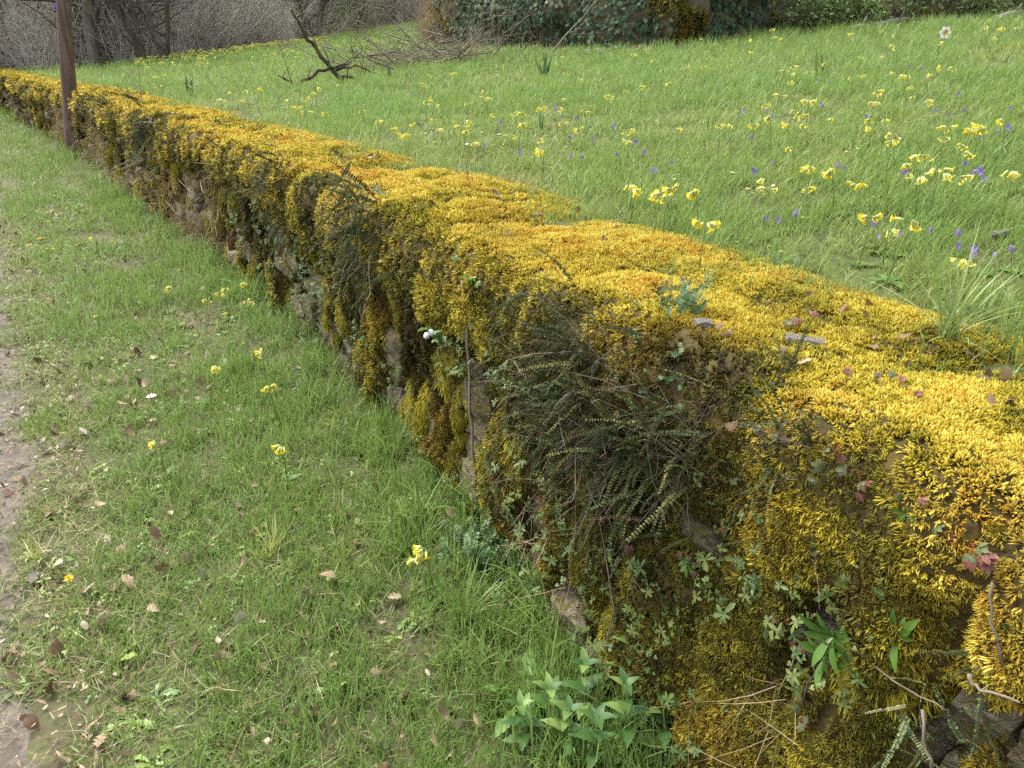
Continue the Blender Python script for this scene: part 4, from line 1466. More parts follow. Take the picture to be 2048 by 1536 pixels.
# ------------------------------------------------------------------ fallen branch and brush pile
def build_branch():
    r = np.random.default_rng(13)
    base = hit(690, 168)[0]
    Y = base[1]
    o = link('fallen_branch', None, loc=base)
    tag(o, 'dead dark branch propped up from the meadow with curved mossy limbs', 'branch')

    def part(name, spots, rad, mat, dy=None, twigs=0):
        mb = MB()
        pts = []
        for i, (px, py) in enumerate(spots):
            pts.append(at_y(px, py, Y + (dy[i] if dy else 0)) - base)
        fine = []
        for a, b in zip(pts[:-1], pts[1:]):
            for t in np.linspace(0, 1, 4)[:-1]:
                fine.append(a * (1 - t) + b * t + r.normal(0, .012, 3))
        fine.append(pts[-1])
        rads = np.linspace(rad[0], rad[1], len(fine)) * .85
        mb.tube(fine, rads, 6)
        for k in range(twigs):
            j = r.integers(1, len(fine))
            limb(mb, r, fine[j], r.normal(0, .6, 3) + np.array([0, 0, .6]), r.uniform(.15, .55), rads[j] * .35, 2, 4)
        link(name, mb.mesh(name, mat), o)
    part('main_stem', [(580, 20), (602, 55), (622, 88), (650, 124), (672, 148), (694, 172)], (.022, .045), M_darktwig, [-.1, -.05, 0, 0, 0, .02], 4)
    part('limb', [(592, 174), (604, 163), (630, 149), (655, 139), (672, 134), (690, 128)], (.030, .022), M_darktwig, [-.35, -.3, -.2, -.05, .0, .2], 3)
    part('limb', [(554, 153), (568, 154), (580, 161), (592, 174)], (.012, .024), M_darktwig, [-.3, -.35, -.35, -.35], 4)
    part('limb', [(680, 150), (720, 160), (770, 166), (812, 158)], (.028, .013), M_darktwig, [0, .1, .2, .5], 5)
    part('limb', [(672, 140), (712, 130), (760, 150), (800, 165)], (.025, .01), M_darktwig, [.1, .4, .5, .4], 5)
    part('limb', [(806, 160), (862, 150), (908, 131), (940, 105), (952, 60)], (.02, .008), M_darktwig, [.4, .7, 1., 1.3, 1.5], 8)
    part('limb', [(860, 152), (900, 150), (940, 146), (968, 140)], (.014, .005), M_darktwig, [.6, .7, .8, .8], 5)
    # brush pile
    c = hit(800, 150)[0]
    c = np.array([c[0], c[1] + .9, 0])
    u, s = US(c[0], c[1])
    c[2] = float(z_field(c[0], c[1], s[0]))
    pile = link('brush_pile', None, loc=c)
    tag(pile, 'low heap of dead grey-brown twigs behind the fallen branch', 'brush pile')
    for k in range(52):
        mb = MB()
        x = r.normal(.35, .65); y = r.normal(.3, .45); z = abs(r.normal(0, .18))
        a = r.normal(0, .5) + (PI if r.random() < .5 else 0)
        pts, rads = limb(mb, r, (x, y, z + .01), (math.cos(a), .4 * math.sin(a), r.uniform(-.05, .65)), r.uniform(.4, 1.2), r.uniform(.006, .018), 1, 4, up=.05)
        for j in range(6):
            i = r.integers(1, len(pts)); d = r.normal(0, .6, 3) + np.array([math.cos(a), 0, .25])
            q, rq = limb(mb, r, pts[i], d / np.linalg.norm(d), r.uniform(.2, .6), .005, 2, 3, up=.05)
            limb(mb, r, q[-1], d / np.linalg.norm(d) + r.normal(0, .4, 3), .25, .003, 2, 3)
        link('branch', mb.mesh('branch', M_twig if k % 4 else M_twigdry), pile)
    mb = MB()
    for k in range(320):
        x = r.normal(.3, .7); y = r.normal(.3, .45)
        limb(mb, r, (x, y, abs(r.normal(0, .2))), r.normal(0, 1, 3) * np.array([1, .5, .35]), r.uniform(.2, .6), .0035, 2, 3, up=0)
    link('twigs', mb.mesh('twigs', M_twig), pile)['kind'] = 'stuff'


build_branch()

# ------------------------------------------------------------------ flowers
def zoomed(pts, ox, oy, k):
    return [(ox + p[0] / k, oy + p[1] / k) + tuple(p[2:]) for p in pts]


Z3 = 2.9257
COW = zoomed([(60, 377), (190, 388), (338, 380), (145, 235), (255, 262), (583, 187), (583, 228), (640, 235), (445, 310), (715, 378), (710, 415), (677, 470), (588, 540), (527, 600), (900, 365), (1083, 333),
              (1270, 268), (1325, 275), (1200, 330), (1048, 210), (1200, 190), (1300, 215), (1565, 248), (1787, 165), (1868, 225), (1570, 380), (1638, 388), (1525, 428), (1290, 418), (1328, 430), (1390, 430),
              (1375, 500), (1195, 515), (1220, 545), (1390, 553), (1475, 575), (1165, 580), (745, 575), (800, 570), (595, 660), (725, 635), (740, 655), (685, 708), (485, 710), (283, 715), (342, 722), (30, 735),
              (805, 710), (920, 680), (1155, 735), (1178, 683), (1232, 683), (1290, 765), (1600, 725), (1722, 728), (1805, 715), (1885, 723), (1970, 680), (1598, 790), (1708, 828), (1728, 875), (725, 845),
              (1470, 885), (1403, 880), (815, 955), (988, 960), (1315, 935), (1340, 998), (1478, 993), (1565, 958), (1525, 980), (1660, 1005), (2003, 963), (540, 1018), (520, 1085), (1103, 1055),
              (768, 1078), (180, 1085), (175, 1270), (1140, 1245), (1325, 1255), (1275, 1300), (1705, 1480), (1115, 437), (1055, 445), (1915, 180), (1995, 175), (1815, 125), (430, 245), (630, 410), (785, 418)], 1348, 0, Z3)
COW += zoomed([(1235, 340), (1230, 375), (1265, 425), (1340, 462), (1508, 550), (1635, 520), (1715, 495), (1865, 478), (1785, 355), (1248, 570), (1218, 618), (1120, 612), (803, 525), (806, 560), (490, 565), (440, 580), (685, 600),
               (970, 650), (1025, 645), (985, 705), (1273, 705), (1378, 640), (1360, 740), (668, 690), (488, 692), (545, 735), (625, 725), (372, 720), (248, 740), (170, 688), (280, 785), (330, 770), (928, 780),
               (1070, 790), (745, 815), (1128, 855), (90, 640), (670, 752), (1610, 745), (1635, 810), (1625, 1085), (1665, 1060), (1795, 1105), (1855, 1130), (1890, 1080), (1640, 322), (405, 485),
               (430, 505), (630, 430), (560, 350), (460, 445), (875, 650), (545, 600)], 700, 0, Z3)
COW += zoomed([(43, 523), (255, 570), (312, 568), (350, 540), (377, 515), (525, 500), (258, 620), (290, 620), (320, 640), (450, 655)], 500, 0, Z3)
COW += zoomed([(1283, 585), (1325, 545), (1450, 535), (1410, 590), (950, 515), (905, 465), (970, 450), (850, 408), (735, 450), (1100, 510), (880, 548)], 0, 0, Z3)
VCOW = zoomed([(1115, 415), (1395, 505), (1540, 440), (1510, 420), (1630, 380), (1695, 510), (1515, 590), (1780, 855), (1390, 960), (650, 75), (800, 90), (1065, 1430), (1855, 1070), (1920, 1465)], 0, 450, 3.4133)
VCOW += zoomed([(385, 432), (370, 505)], 700, 900, 2.4157)
VIO = zoomed([(1373, 405), (1100, 612), (1335, 630), (1160, 640), (1190, 632), (1125, 688), (870, 632), (910, 500), (855, 485), (535, 655), (565, 700), (610, 690), (615, 630), (420, 585), (405, 655), (360, 685), (470, 795),
              (1145, 490), (1485, 465), (1440, 400), (1530, 572), (1650, 570), (1415, 635), (1525, 653), (1660, 655), (1592, 692), (1900, 780), (1778, 810), (1945, 650), (1975, 772), (1300, 822), (950, 980), (990, 985),
              (1320, 1025), (1365, 1022), (1435, 940), (1745, 1040), (1800, 1045), (1820, 1065), (1775, 1000), (1710, 990), (585, 955), (480, 1025), (10, 945), (530, 1310), (690, 1265), (630, 1280), (1178, 1345),
              (1178, 1378), (1495, 1345), (1305, 1400), (1668, 1400), (1645, 1448), (1745, 1500), (1770, 1490), (1885, 1495), (2020, 1480)], 1348, 0, Z3)
VIO += zoomed([(793, 862), (780, 858), (1003, 905), (1000, 925), (1405, 805), (1410, 830), (1290, 815), (1275, 835), (1325, 705), (1405, 745), (1545, 755), (1195, 655), (690, 980), (318, 785), (1680, 850), (1718, 912), (1555, 920),
               (1300, 918), (1345, 925), (1750, 1015), (1775, 1020), (1905, 945), (430, 740), (630, 770), (655, 755), (880, 745), (520, 790), (1050, 525)], 700, 0, Z3)
DAISY = zoomed([(608, 1073), (1068, 872), (428, 1110), (455, 1130), (395, 1105), (270, 1052), (335, 1028), (1003, 900), (745, 1140), (1145, 1165), (20, 1040)], 1348, 0, Z3)
DAISY += zoomed([(875, 800), (1470, 540), (1915, 1040), (820, 785), (765, 770), (700, 855), (740, 868), (1130, 710), (1255, 875), (58, 598)], 700, 0, Z3)
DANDY = zoomed([(228, 840), (652, 612), (545, 128), (345, 152), (310, 160), (245, 138), (200, 127), (270, 85), (418, 105)], 0, 450, 3.4133)
DANDY += zoomed([(100, 625), (125, 630), (70, 745), (325, 1140), (480, 1150), (318, 1225), (280, 1238), (360, 1250), (480, 1258), (278, 1290), (235, 1388), (467, 1425), (145, 1255)], 0, 0, Z3)
DANDY += [(135, 1145)]


def cow_flower(k, pale=False):
    """one drooping cowslip bell: calyx tube with a flared five-lobed mouth, hanging along +X"""
    mb = MB()
    mb.tube([(0, 0, 0), (.006, 0, 0), (.014, 0, 0)], [.0015, .0036, .0034], 6, 0, cap=False)
    mb.tube([(.014, 0, 0), (.018, 0, 0)], [.0024, .003], 6, 1, cap=False)
    n = 10
    vs = [(.0185, 0, 0)]
    for i in range(n):
        a = 2 * PI * i / n
        q = .0085 if i % 2 == 0 else .0052
        vs.append((.020 + .001 * (i % 2), q * math.cos(a), q * math.sin(a)))
    mb.add(vs, [(0, i, i % n + 1) for i in range(1, n + 1)], 1)
    return mb


def xform(mb, M, out):
    out.add([tuple(M @ Vector(v)) for v in mb.v], mb.f, 0, mb.h)
    out.m[-len(mb.f):] = mb.m


FLOWER_MB = cow_flower(0)
CAL_MB, COR_MB = MB(), MB()
for _f, _m in zip(FLOWER_MB.f, FLOWER_MB.m):
    (COR_MB if _m else CAL_MB).add([FLOWER_MB.v[i] for i in _f], [tuple(range(len(_f)))])
CALYX = CAL_MB.mesh('flower', M_calyx)
COROLLA = [COR_MB.mesh('petals', M_petal), COR_MB.mesh('petals', M_petal2)]
FLOWER = [FLOWER_MB.mesh('flower', [M_calyx, M_petal]), FLOWER_MB.mesh('flower', [M_calyx, M_petal2])]


def cowslip_plan(k, h=.14):
    r = np.random.default_rng(2100 + k)
    bend = r.normal(0, .012, 2)
    stem = [np.array([0, 0, -.02]), np.array([bend[0] * .3, bend[1] * .3, h * .5]), np.array([bend[0], bend[1], h])]
    top = stem[-1]
    fl = []
    n = r.integers(5, 11); a0 = r.uniform(0, 6.28); side = r.uniform(1.2, 2.9)
    for i in range(n):
        a = a0 + r.uniform(-side, side)
        el = r.uniform(-1.2, .25)
        d = Vector((math.cos(a) * math.cos(el), math.sin(a) * math.cos(el), math.sin(el)))
        st = np.array([math.cos(a), math.sin(a), .25]) * r.uniform(.006, .018)
        fl.append((Vector(top + st), d, r.uniform(.85, 1.2)))
    lv = [(2 * PI * i / 6 + r.normal(0, .3), r.uniform(.03, .052)) for i in range(6)]
    return stem, top, fl, lv


LEAF_OUT = (.12, .3, .75, 1, .95, .6, 0)


def cowslip_joint(k, mats):
    stem, top, fl, lv = cowslip_plan(k)
    mb = MB()
    mb.tube(stem, [.0022, .0018, .0016], 5, 0)
    for p, d, s in fl:
        mb.tube([top, np.array(p)], .0008, 3, 0, cap=False)
        M = Matrix.Translation(p) @ d.to_track_quat('X', 'Z').to_matrix().to_4x4() @ Matrix.Scale(s, 4)
        o = len(mb.f)
        mb.add([tuple(M @ Vector(v)) for v in FLOWER_MB.v], FLOWER_MB.f, 0)
        for i, m in enumerate(FLOWER_MB.m): mb.m[o + i] = 1 + m
    for a, l in lv:
        mb.leaf((0, 0, .005), (math.cos(a), math.sin(a), .7), (0, 0, 1), l, l * .42, LEAF_OUT, .2, .5, 3)
    return mb.mesh('cowslip', mats)


def cowslip_parts(k):
    stem, top, fl, lv = cowslip_plan(k)
    mb = MB(); mb.tube(stem, [.0022, .0018, .0016], 5, 0)
    for p, d, s in fl: mb.tube([top, np.array(p)], .0008, 3, 0, cap=False)
    lf = MB(); lf.leaf((0, 0, 0), (1, 0, .7), (0, 0, 1), 1, .42, LEAF_OUT, .2, .5)
    return mb.mesh('stem', M_greenstem), lf.mesh('leaf', M_bright), stem, top, fl, lv


COW_J = [cowslip_joint(k, [M_greenstem, M_calyx, M_petal if k % 3 else M_petal2, M_bright]) for k in range(7)]
COW_P = [cowslip_parts(k) for k in range(7)]


def place_cowslip(px, py, ground, r, label, group, detailed, hgt=None):
    h = hgt or r.uniform(.11, .17)
    q, u, s = hit(px, py, h * 1.2, ground)
    sc = h / .14 
    dist = float(np.hypot(q[0], q[1]))
    sc *= 1.08 + .4 * sm(5, 15, dist)
    z = float(z_field(q[0], q[1], s) if ground == 'field' else z_verge(q[0], q[1], s))
    k = int(r.integers(0, 7))
    if not detailed:
        o = link('cowslip', COW_J[k], None, (q[0], q[1], z), (r.normal(0, .08), r.normal(0, .08), r.uniform(0, 6.28)), sc)
    else:
        sm_, lf, stem, top, fl, lv = COW_P[k]
        o = link('cowslip', None, None, (q[0], q[1], z), (r.normal(0, .06), r.normal(0, .06), r.uniform(0, 6.28)), sc)
        link('stem', sm_, o)
        pale = r.random() < .3
        for p, d, s2 in fl:
            if detailed == 2:
                f = link('flower', CALYX, o, p, d.to_track_quat('X', 'Z').to_euler(), s2)
                link('petals', COROLLA[int(pale)], f)
            else:
                link('flower', FLOWER[int(pale)], o, p, d.to_track_quat('X', 'Z').to_euler(), s2)
        for a, l in lv:
            link('leaf', lf, o, (0, 0, .005), (0, 0, a), l)
    tag(o, label, 'cowslip', group)
    return o


def violet_mesh(k):
    r = np.random.default_rng(2300 + k)
    mb = MB()
    for j in range(1 + k % 2):
        c = np.array([r.normal(0, .008), r.normal(0, .008), r.uniform(.05, .075)])
        mb.tube([(c[0] * .3, c[1] * .3, -.01), (c[0] * .6, c[1] * .6, c[2] * .6), c], [.001, .0009, .0008], 4, 0)
        yaw = r.uniform(0, 6.28)
        f = np.array([math.cos(yaw), math.sin(yaw), .15]); sd = np.array([-math.sin(yaw), math.cos(yaw), 0])
        for a, l in ((1.9, .010), (1.2, .010), (.1, .010), (3.04, .010), (-1.57, .012)):
            d = sd * math.cos(a) + np.array([0, 0, 1]) * math.sin(a) + f * .2
            mb.leaf(c, d, f, l, l * .85, (.2, .9, 1, .6, 0), .05, -.1, 1)
        mb.tube([c, c + f * .002], [.0015, .0005], 5, 2)
    for i in range(4):
        a = r.uniform(0, 6.28)
        mb.leaf((0, 0, .0), (math.cos(a), math.sin(a), .7), (0, 0, 1), .035, .028, (.1, .9, 1, .8, .4, 0), .2, .3, 3)
    return mb.mesh('violet', [M_greenstem, M_violet, M_eye, M_bright])


def daisy_mesh(k):
    r = np.random.default_rng(2400 + k)
    mb = MB()
    h = .055
    mb.tube([(0, 0, -.01), (.003, 0, h)], [.001, .001], 4, 0)
    for i in range(13):
        a = 2 * PI * i / 13
        mb.leaf((.003, 0, h), (math.cos(a), math.sin(a), .35 - .3 * (k % 2)), (0, 0, 1), .010, .0045, (.5, 1, .9, 0), .1, .1, 1)
    mb.tube([(.003, 0, h), (.003, 0, h + .003)], [.0035, .0022], 8, 2)
    return mb.mesh('daisy', [M_greenstem, M_white, M_eye])


def dandelion_mesh(k):
    r = np.random.default_rng(2500 + k)
    mb = MB()
    h = .055
    mb.tube([(0, 0, -.01), (.004, .002, h)], [.0022, .002], 5, 0)
    for ring, (n, l, el) in enumerate(((18, .019, .25), (14, .015, .6), (9, .010, 1.1))):
        for i in range(n):
            a = 2 * PI * i / n + ring * .2 + r.normal(0, .08)
            mb.leaf((.004, .002, h + ring * .001), (math.cos(a) * math.cos(el), math.sin(a) * math.cos(el), math.sin(el)), (0, 0, 1), l, .0042, (.6, 1, 1, .3), .05, .1, 1)
    mb.tube([(.004, .002, h - .008), (.004, .002, h)], [.003, .006], 7, 0)
    for i in range(6):
        a = r.uniform(0, 6.28)
        mb.leaf((0, 0, 0), (math.cos(a), math.sin(a), .25), (0, 0, 1), r.uniform(.06, .1), .022, (.12, .5, .25, .75, .35, 1, .5, 1.1, .7, 0), .2, .4, 2)
    return mb.mesh('dandelion', [M_greenstem, M_dandy, M_nettle])


def build_flowers():
    r = np.random.default_rng(2000)
    special = {(1410, 371): 'tall yellow cowslip with spreading bells close behind the moss', (1742, 251): 'large pale yellow cowslip head in mid meadow', (1850, 302): 'round full yellow cowslip in the meadow',
               (2021, 232): 'tall double-headed cowslip at the right edge of the meadow', (1408, 434): 'small low cowslip just below the tall one behind the moss', (1170, 219): 'wide umbrella-shaped cowslip in mid meadow',
               (1050, 220): 'large tight-headed cowslip left of the umbrella-shaped one', (975, 185): 'tall cowslip with two stacked flower heads', (785, 253): 'wide yellow cowslip nearest the far moss edge',
               (886, 251): 'bright yellow cowslip beside the far moss edge', (1931, 506): 'two-belled cowslip among violets at the meadow front'}
    near = []
    for i, c in enumerate(COW):
        px, py = c[0], c[1]
        lab = None
        for (sx, sy), l in special.items():
            if abs(px - sx) < 9 and abs(py - sy) < 9: lab = l
        d = 'front' if py > 240 else 'middle' if py > 150 else 'far'
        lab2 = {'front': 'small yellow cowslip in the front of the meadow near the moss', 'middle': 'small yellow cowslip in the middle of the meadow', 'far': 'tiny yellow cowslip at the back of the meadow'}[d]
        colm = ('beside the far half of the wall' if px < 700 else 'straight below the brush pile' if px < 1000 else 'straight below the ivy bank' if px < 1300 else 'straight below the pale trunk' if px < 1600 else
                'straight below the green shrubs' if px < 1850 else 'near the right edge')
        lab2 = {'front': 'small yellow cowslip in the front meadow ', 'middle': 'small yellow cowslip in the middle meadow ', 'far': 'tiny yellow cowslip in the back of the meadow '}[d] + colm
        d = d + ' meadow ' + colm
        det = 2 if lab is not None else py > 225
        place_cowslip(px, py, 'field', r, lab or lab2, 'cowslips in the %s' % d, det, .16 if lab and 'tall' in lab else None)
    used = set()
    vl = ['full yellow cowslip cluster leaning against the wall foot', 'tall pale cowslip touching the wall stones', 'small greenish cowslip beside the wall foot']
    for i, (px, py) in enumerate(VCOW):
        lab = ('pale cowslip in the verge grass by the track' if px < 250 else 'wilting pale cowslip low in the verge grass' if py > 840 else 'yellow cowslip in the verge near the wall foot')
        lab = {2: vl[0], 3: vl[0].replace('full', 'second'), 4: vl[1], 5: vl[2], 7: 'lone yellow cowslip in long grass between wall and verge', 14: 'pale two-belled cowslip in long grass before the bare stones', 15: 'small drooping cowslip just below the two-belled one'}.get(i, lab)
        place_cowslip(px, py, 'verge', r, lab, 'cowslips on the verge', 2, r.uniform(.12, .18) if py < 1000 else .16)
    # the cowslip on a long arching stem
    q, u, s = hit(1348 + 1205 / Z3, 325, .12)
    qb, ub, sb = hit(1348 + 1065 / Z3, 1010 / Z3, .01)
    base = np.array([qb[0], qb[1], float(z_field(qb[0], qb[1], sb))])
    tip = np.array([q[0], q[1] - .1, base[2] + .13]); tip[1] = base[1] + .0
    tip[0] = base[0] + .13
    o = link('cowslip', None, None, base)
    tag(o, 'cowslip nodding from a long arching pale stem', 'cowslip', 'cowslips in the front meadow')
    mb = MB()
    d = tip - base
    mb.tube([(0, 0, 0), (d[0] * .05, 0, .09), (d[0] * .25, 0, .14), (d[0] * .6, 0, .165), tuple(d + (0, 0, .02))], .0018, 5)
    link('stem', mb.mesh('stem', M_greenstem), o)
    for i in range(7):
        a = r.uniform(0, 6.28); el = r.uniform(-1.2, -.2)
        dv = Vector((math.cos(a) * math.cos(el) + .4, math.sin(a) * math.cos(el), math.sin(el)))
        link('flower', FLOWER[0], o, Vector(d + (0, 0, .02)) + dv * .006, dv.to_track_quat('X', 'Z').to_euler(), 1.15)
    # violets
    V = [violet_mesh(k) for k in range(4)]
    for px, py in VIO:
        q, u, s = hit(px, py, .06)
        z = float(z_field(q[0], q[1], s)); dist = math.hypot(q[0], q[1])
        o = link('violet', V[r.integers(0, 4)], None, (q[0], q[1], z), (r.normal(0, .1), r.normal(0, .1), r.uniform(0, 6.28)), r.uniform(.85, 1.2) * (1 + .04 * dist))
        b = ('nearest the moss edge' if py > 440 else 'in the front half of the meadow' if py > 250 else 'in the far half of the meadow') + (' near the right edge' if px > 1800 else ' straight below the shrubs' if px > 1550 else ' straight below the ivy bank' if px > 1050 else ' beside the far wall')
        tag(o, 'small purple violet ' + b, 'violet', 'violets ' + b)
    Dm = [daisy_mesh(k) for k in range(2)]
    for px, py in DAISY:
        q, u, s = hit(px, py, .055)
        z = float(z_field(q[0], q[1], s)); dist = math.hypot(q[0], q[1])
        o = link('daisy', Dm[r.integers(0, 2)], None, (q[0], q[1], z), (r.normal(0, .2), r.normal(0, .2), r.uniform(0, 6.28)), r.uniform(.8, 1.2) * (1 + .03 * dist))
        b = 'above the front moss' if px > 1300 else 'beside the far moss edge'
        tag(o, 'small white daisy in the meadow ' + b, 'daisy', 'daisies ' + b)
    Dn = [dandelion_mesh(k) for k in range(3)]
    for i, (px, py) in enumerate(DANDY):
        q, u, s = hit(px, py, .055, 'verge')
        dist = math.hypot(q[0], q[1])
        o = link('dandelion', Dn[i % 3], None, (q[0], q[1], float(z_verge(q[0], q[1], s))), (r.normal(0, .25), r.normal(0, .25), r.uniform(0, 6.28)), .72 + .02 * dist)
        lab = ('orange-yellow dandelion beside straw at the track edge in the foreground' if py > 1100 else 'orange dandelion at the track edge halfway along the verge' if abs(py - 696) < 4 else
               'lone small dandelion in the middle of the verge' if abs(py - 629) < 4 else 'small yellow dandelion in the far verge grass')
        tag(o, lab, 'dandelion', 'dandelions on the verge')
    # the white daffodil
    q, u, s = hit(1348 + 1575 / Z3, 190 / Z3, .26)
    z = float(z_field(q[0], q[1], s))
    o = link('daffodil', None, None, (q[0], q[1], z))
    tag(o, 'single white daffodil with yellow cup high in the meadow', 'daffodil')
    mb = MB(); mb.tube([(0, 0, -.02), (0, 0, .18), (0, -.01, .255), (0, -.03, .26)], [.004, .004, .0035, .004], 6)
    link('stem', mb.mesh('stem', M_greenstem), o)
    pm = MB(); pm.leaf((0, 0, 0), (1, 0, .1), (0, 0, 1), .065, .055, (.25, .9, 1, .7, 0), .1, .05)
    pm = pm.mesh('petal', M_white)
    for i in range(6):
        link('petal', pm, o, (0, -.035, .26), Euler((PI / 2, 0, 0)).to_matrix().to_4x4().to_euler() if False else (Matrix.Rotation(PI / 2, 4, 'X') @ Matrix.Rotation(i * PI / 3, 4, 'Z')).to_euler())
    cm = MB(); cm.tube([(0, -.035, .26), (0, -.055, .262)], [.012, .022], 12, cap=False); cm.tube([(0, -.036, .26), (0, -.038, .26)], [.012, .012], 12)
    link('cup', cm.mesh('cup', M_eye), o)
    for i in range(5):
        mb = MB(); a = i * 1.3; mb.blade((0.01 * math.cos(a), .01 * math.sin(a), -.01), a, .15, .22, .014, .4, 4)
        link('leaf', mb.mesh('leaf', M_bright), o)
    # pale lady's-smocks at the foot of the bank
    for px, py in zoomed([(1410, 250), (1510, 255), (1545, 275), (1465, 305), (1380, 305)], 700, 0, Z3):
        q, u, s = hit(px, py, .2)
        mb = MB(); mb.tube([(0, 0, -.02), (.01, 0, .2)], [.003, .002], 5)
        for i in range(9):
            c = np.array([r.normal(0, .025), r.normal(0, .025), .2 + r.normal(0, .02)])
            mb.tube([(.01, 0, .17), c], .0012, 3, cap=False)
            for j in range(4):
                a = j * PI / 2 + r.uniform(0, 1)
                mb.leaf(c, (math.cos(a), math.sin(a), .3), (0, 0, 1), .018, .015, (.3, 1, .8, 0), .1, 0, 1)
        o = link('pale_wildflower', mb.mesh('pale_wildflower', [M_greenstem, M_palepink]), None, (q[0], q[1], float(z_field(q[0], q[1], s))))
        tag(o, 'pale pinkish wildflower on a thin stem before the ivy bank', 'wildflower', 'pale wildflowers before the ivy bank')
    # the far drift of yellow flowers, too many and too far to count
    N = 480
    th = r.uniform(-.44, -.13, N); e = np.interp(th, EDGE_T, EDGE_R)
    rr = e - np.abs(r.normal(0, 2.2, N)) - .2
    rr = np.where(r.random(N) < .3, r.uniform(16, 30, N), rr); rr = np.minimum(rr, e)
    rr = np.minimum(rr, 40)
    x, y = np.sin(th) * rr, np.cos(th) * rr
    _, s = US(x, y); ok = s > 1
    A = Acc()
    A.add(np.c_[x, y, z_field(x, y, s)][ok], upright(N, r, .1)[ok], r.uniform(1.2, 1.9, N)[ok], r.integers(0, 7, N)[ok], np.zeros(N)[ok])
    A.go('far_cowslip_drift', COW_J, 'hazy drift of yellow cowslips along the far edge of the meadow by the wood')
    # upright leaves of daffodils and docks in the meadow
    for px, py, h, n, lab in ((1085, 265, .14, 3, 'broad upright dark green dock leaves in mid meadow'), (1636, 160, .30, 5, 'clump of broad upright bulb leaves in the right meadow'), (1090, 160, .32, 9, 'tall clump of bulb leaves in the far meadow before the bank'),
                              (1425, 265, .12, 2, 'single dark upright leaf among cowslips'), (380, 192, .3, 8, 'dark clump of bulb leaves in the far meadow behind the wall'), (780, 162, .28, 8, 'dark grass clump in front of the brush pile')):
        q, u, s = hit(px, py)
        o = link('leaf_clump', None, None, (q[0], q[1], float(z_field(q[0], q[1], s)) - .01))
        tag(o, lab, 'leaf clump')
        for i in range(n):
            mb = MB(); a = r.uniform(0, 6.28)
            mb.blade((r.normal(0, .02), r.normal(0, .02), 0), a, r.uniform(.02, .25), h * r.uniform(.7, 1.1), h * .11, .3, 4, 0, r.uniform(0, 1.5))
            link('leaf', mb.mesh('leaf', M_bright if n < 6 and h > .2 else M_whorl), o)


build_flowers()


# ------------------------------------------------------------------ dead leaves, stones and sticks on the verge and on the moss
DL = zoomed([(940, 265), (820, 545), (910, 545), (410, 860), (520, 840), (620, 1110), (1180, 830), (1240, 390), (1600, 1000), (1290, 1430), (1430, 1400), (700, 45), (1060, 945), (830, 320), (630, 655), (800, 580), (440, 680), (740, 770), (1590, 640),
             (1220, 430), (600, 590), (770, 450), (500, 290), (280, 590), (1270, 850), (990, 910), (1080, 1000), (700, 1230), (440, 1340), (610, 1500), (1525, 1290), (280, 980), (60, 1130), (100, 1060), (40, 1000), (1190, 560), (1480, 700)], 0, 900, 2.4157)
DL += zoomed([(845, 640), (1105, 710), (935, 550), (730, 880), (705, 945), (510, 1015), (830, 960), (850, 1070), (925, 1060), (1215, 1050), (995, 1130), (1045, 1210), (600, 1250), (925, 1235), (1065, 1220), (640, 1355), (570, 1420), (895, 1450), (1115, 1515),
              (1190, 1180), (1130, 1105), (1285, 1150), (1370, 1100), (490, 1145), (665, 1060), (1555, 1150), (1470, 1185), (1860, 1245), (1055, 930), (525, 370), (1740, 895), (460, 1510)], 0, 450, 3.4133)
DL += zoomed([(180, 355), (490, 325), (220, 720), (200, 780), (160, 850), (350, 1020), (130, 1110), (450, 1310), (540, 1340), (620, 1330), (430, 1450), (380, 1110), (670, 1240)], 700, 900, 2.4157)
DEADLEAF = [flat_leaf(k, M_leafdead) for k in range(6)]


def pebble(m):
    c = m.copy(); c.materials.clear(); c.materials.append(M_stonepale)
    return c


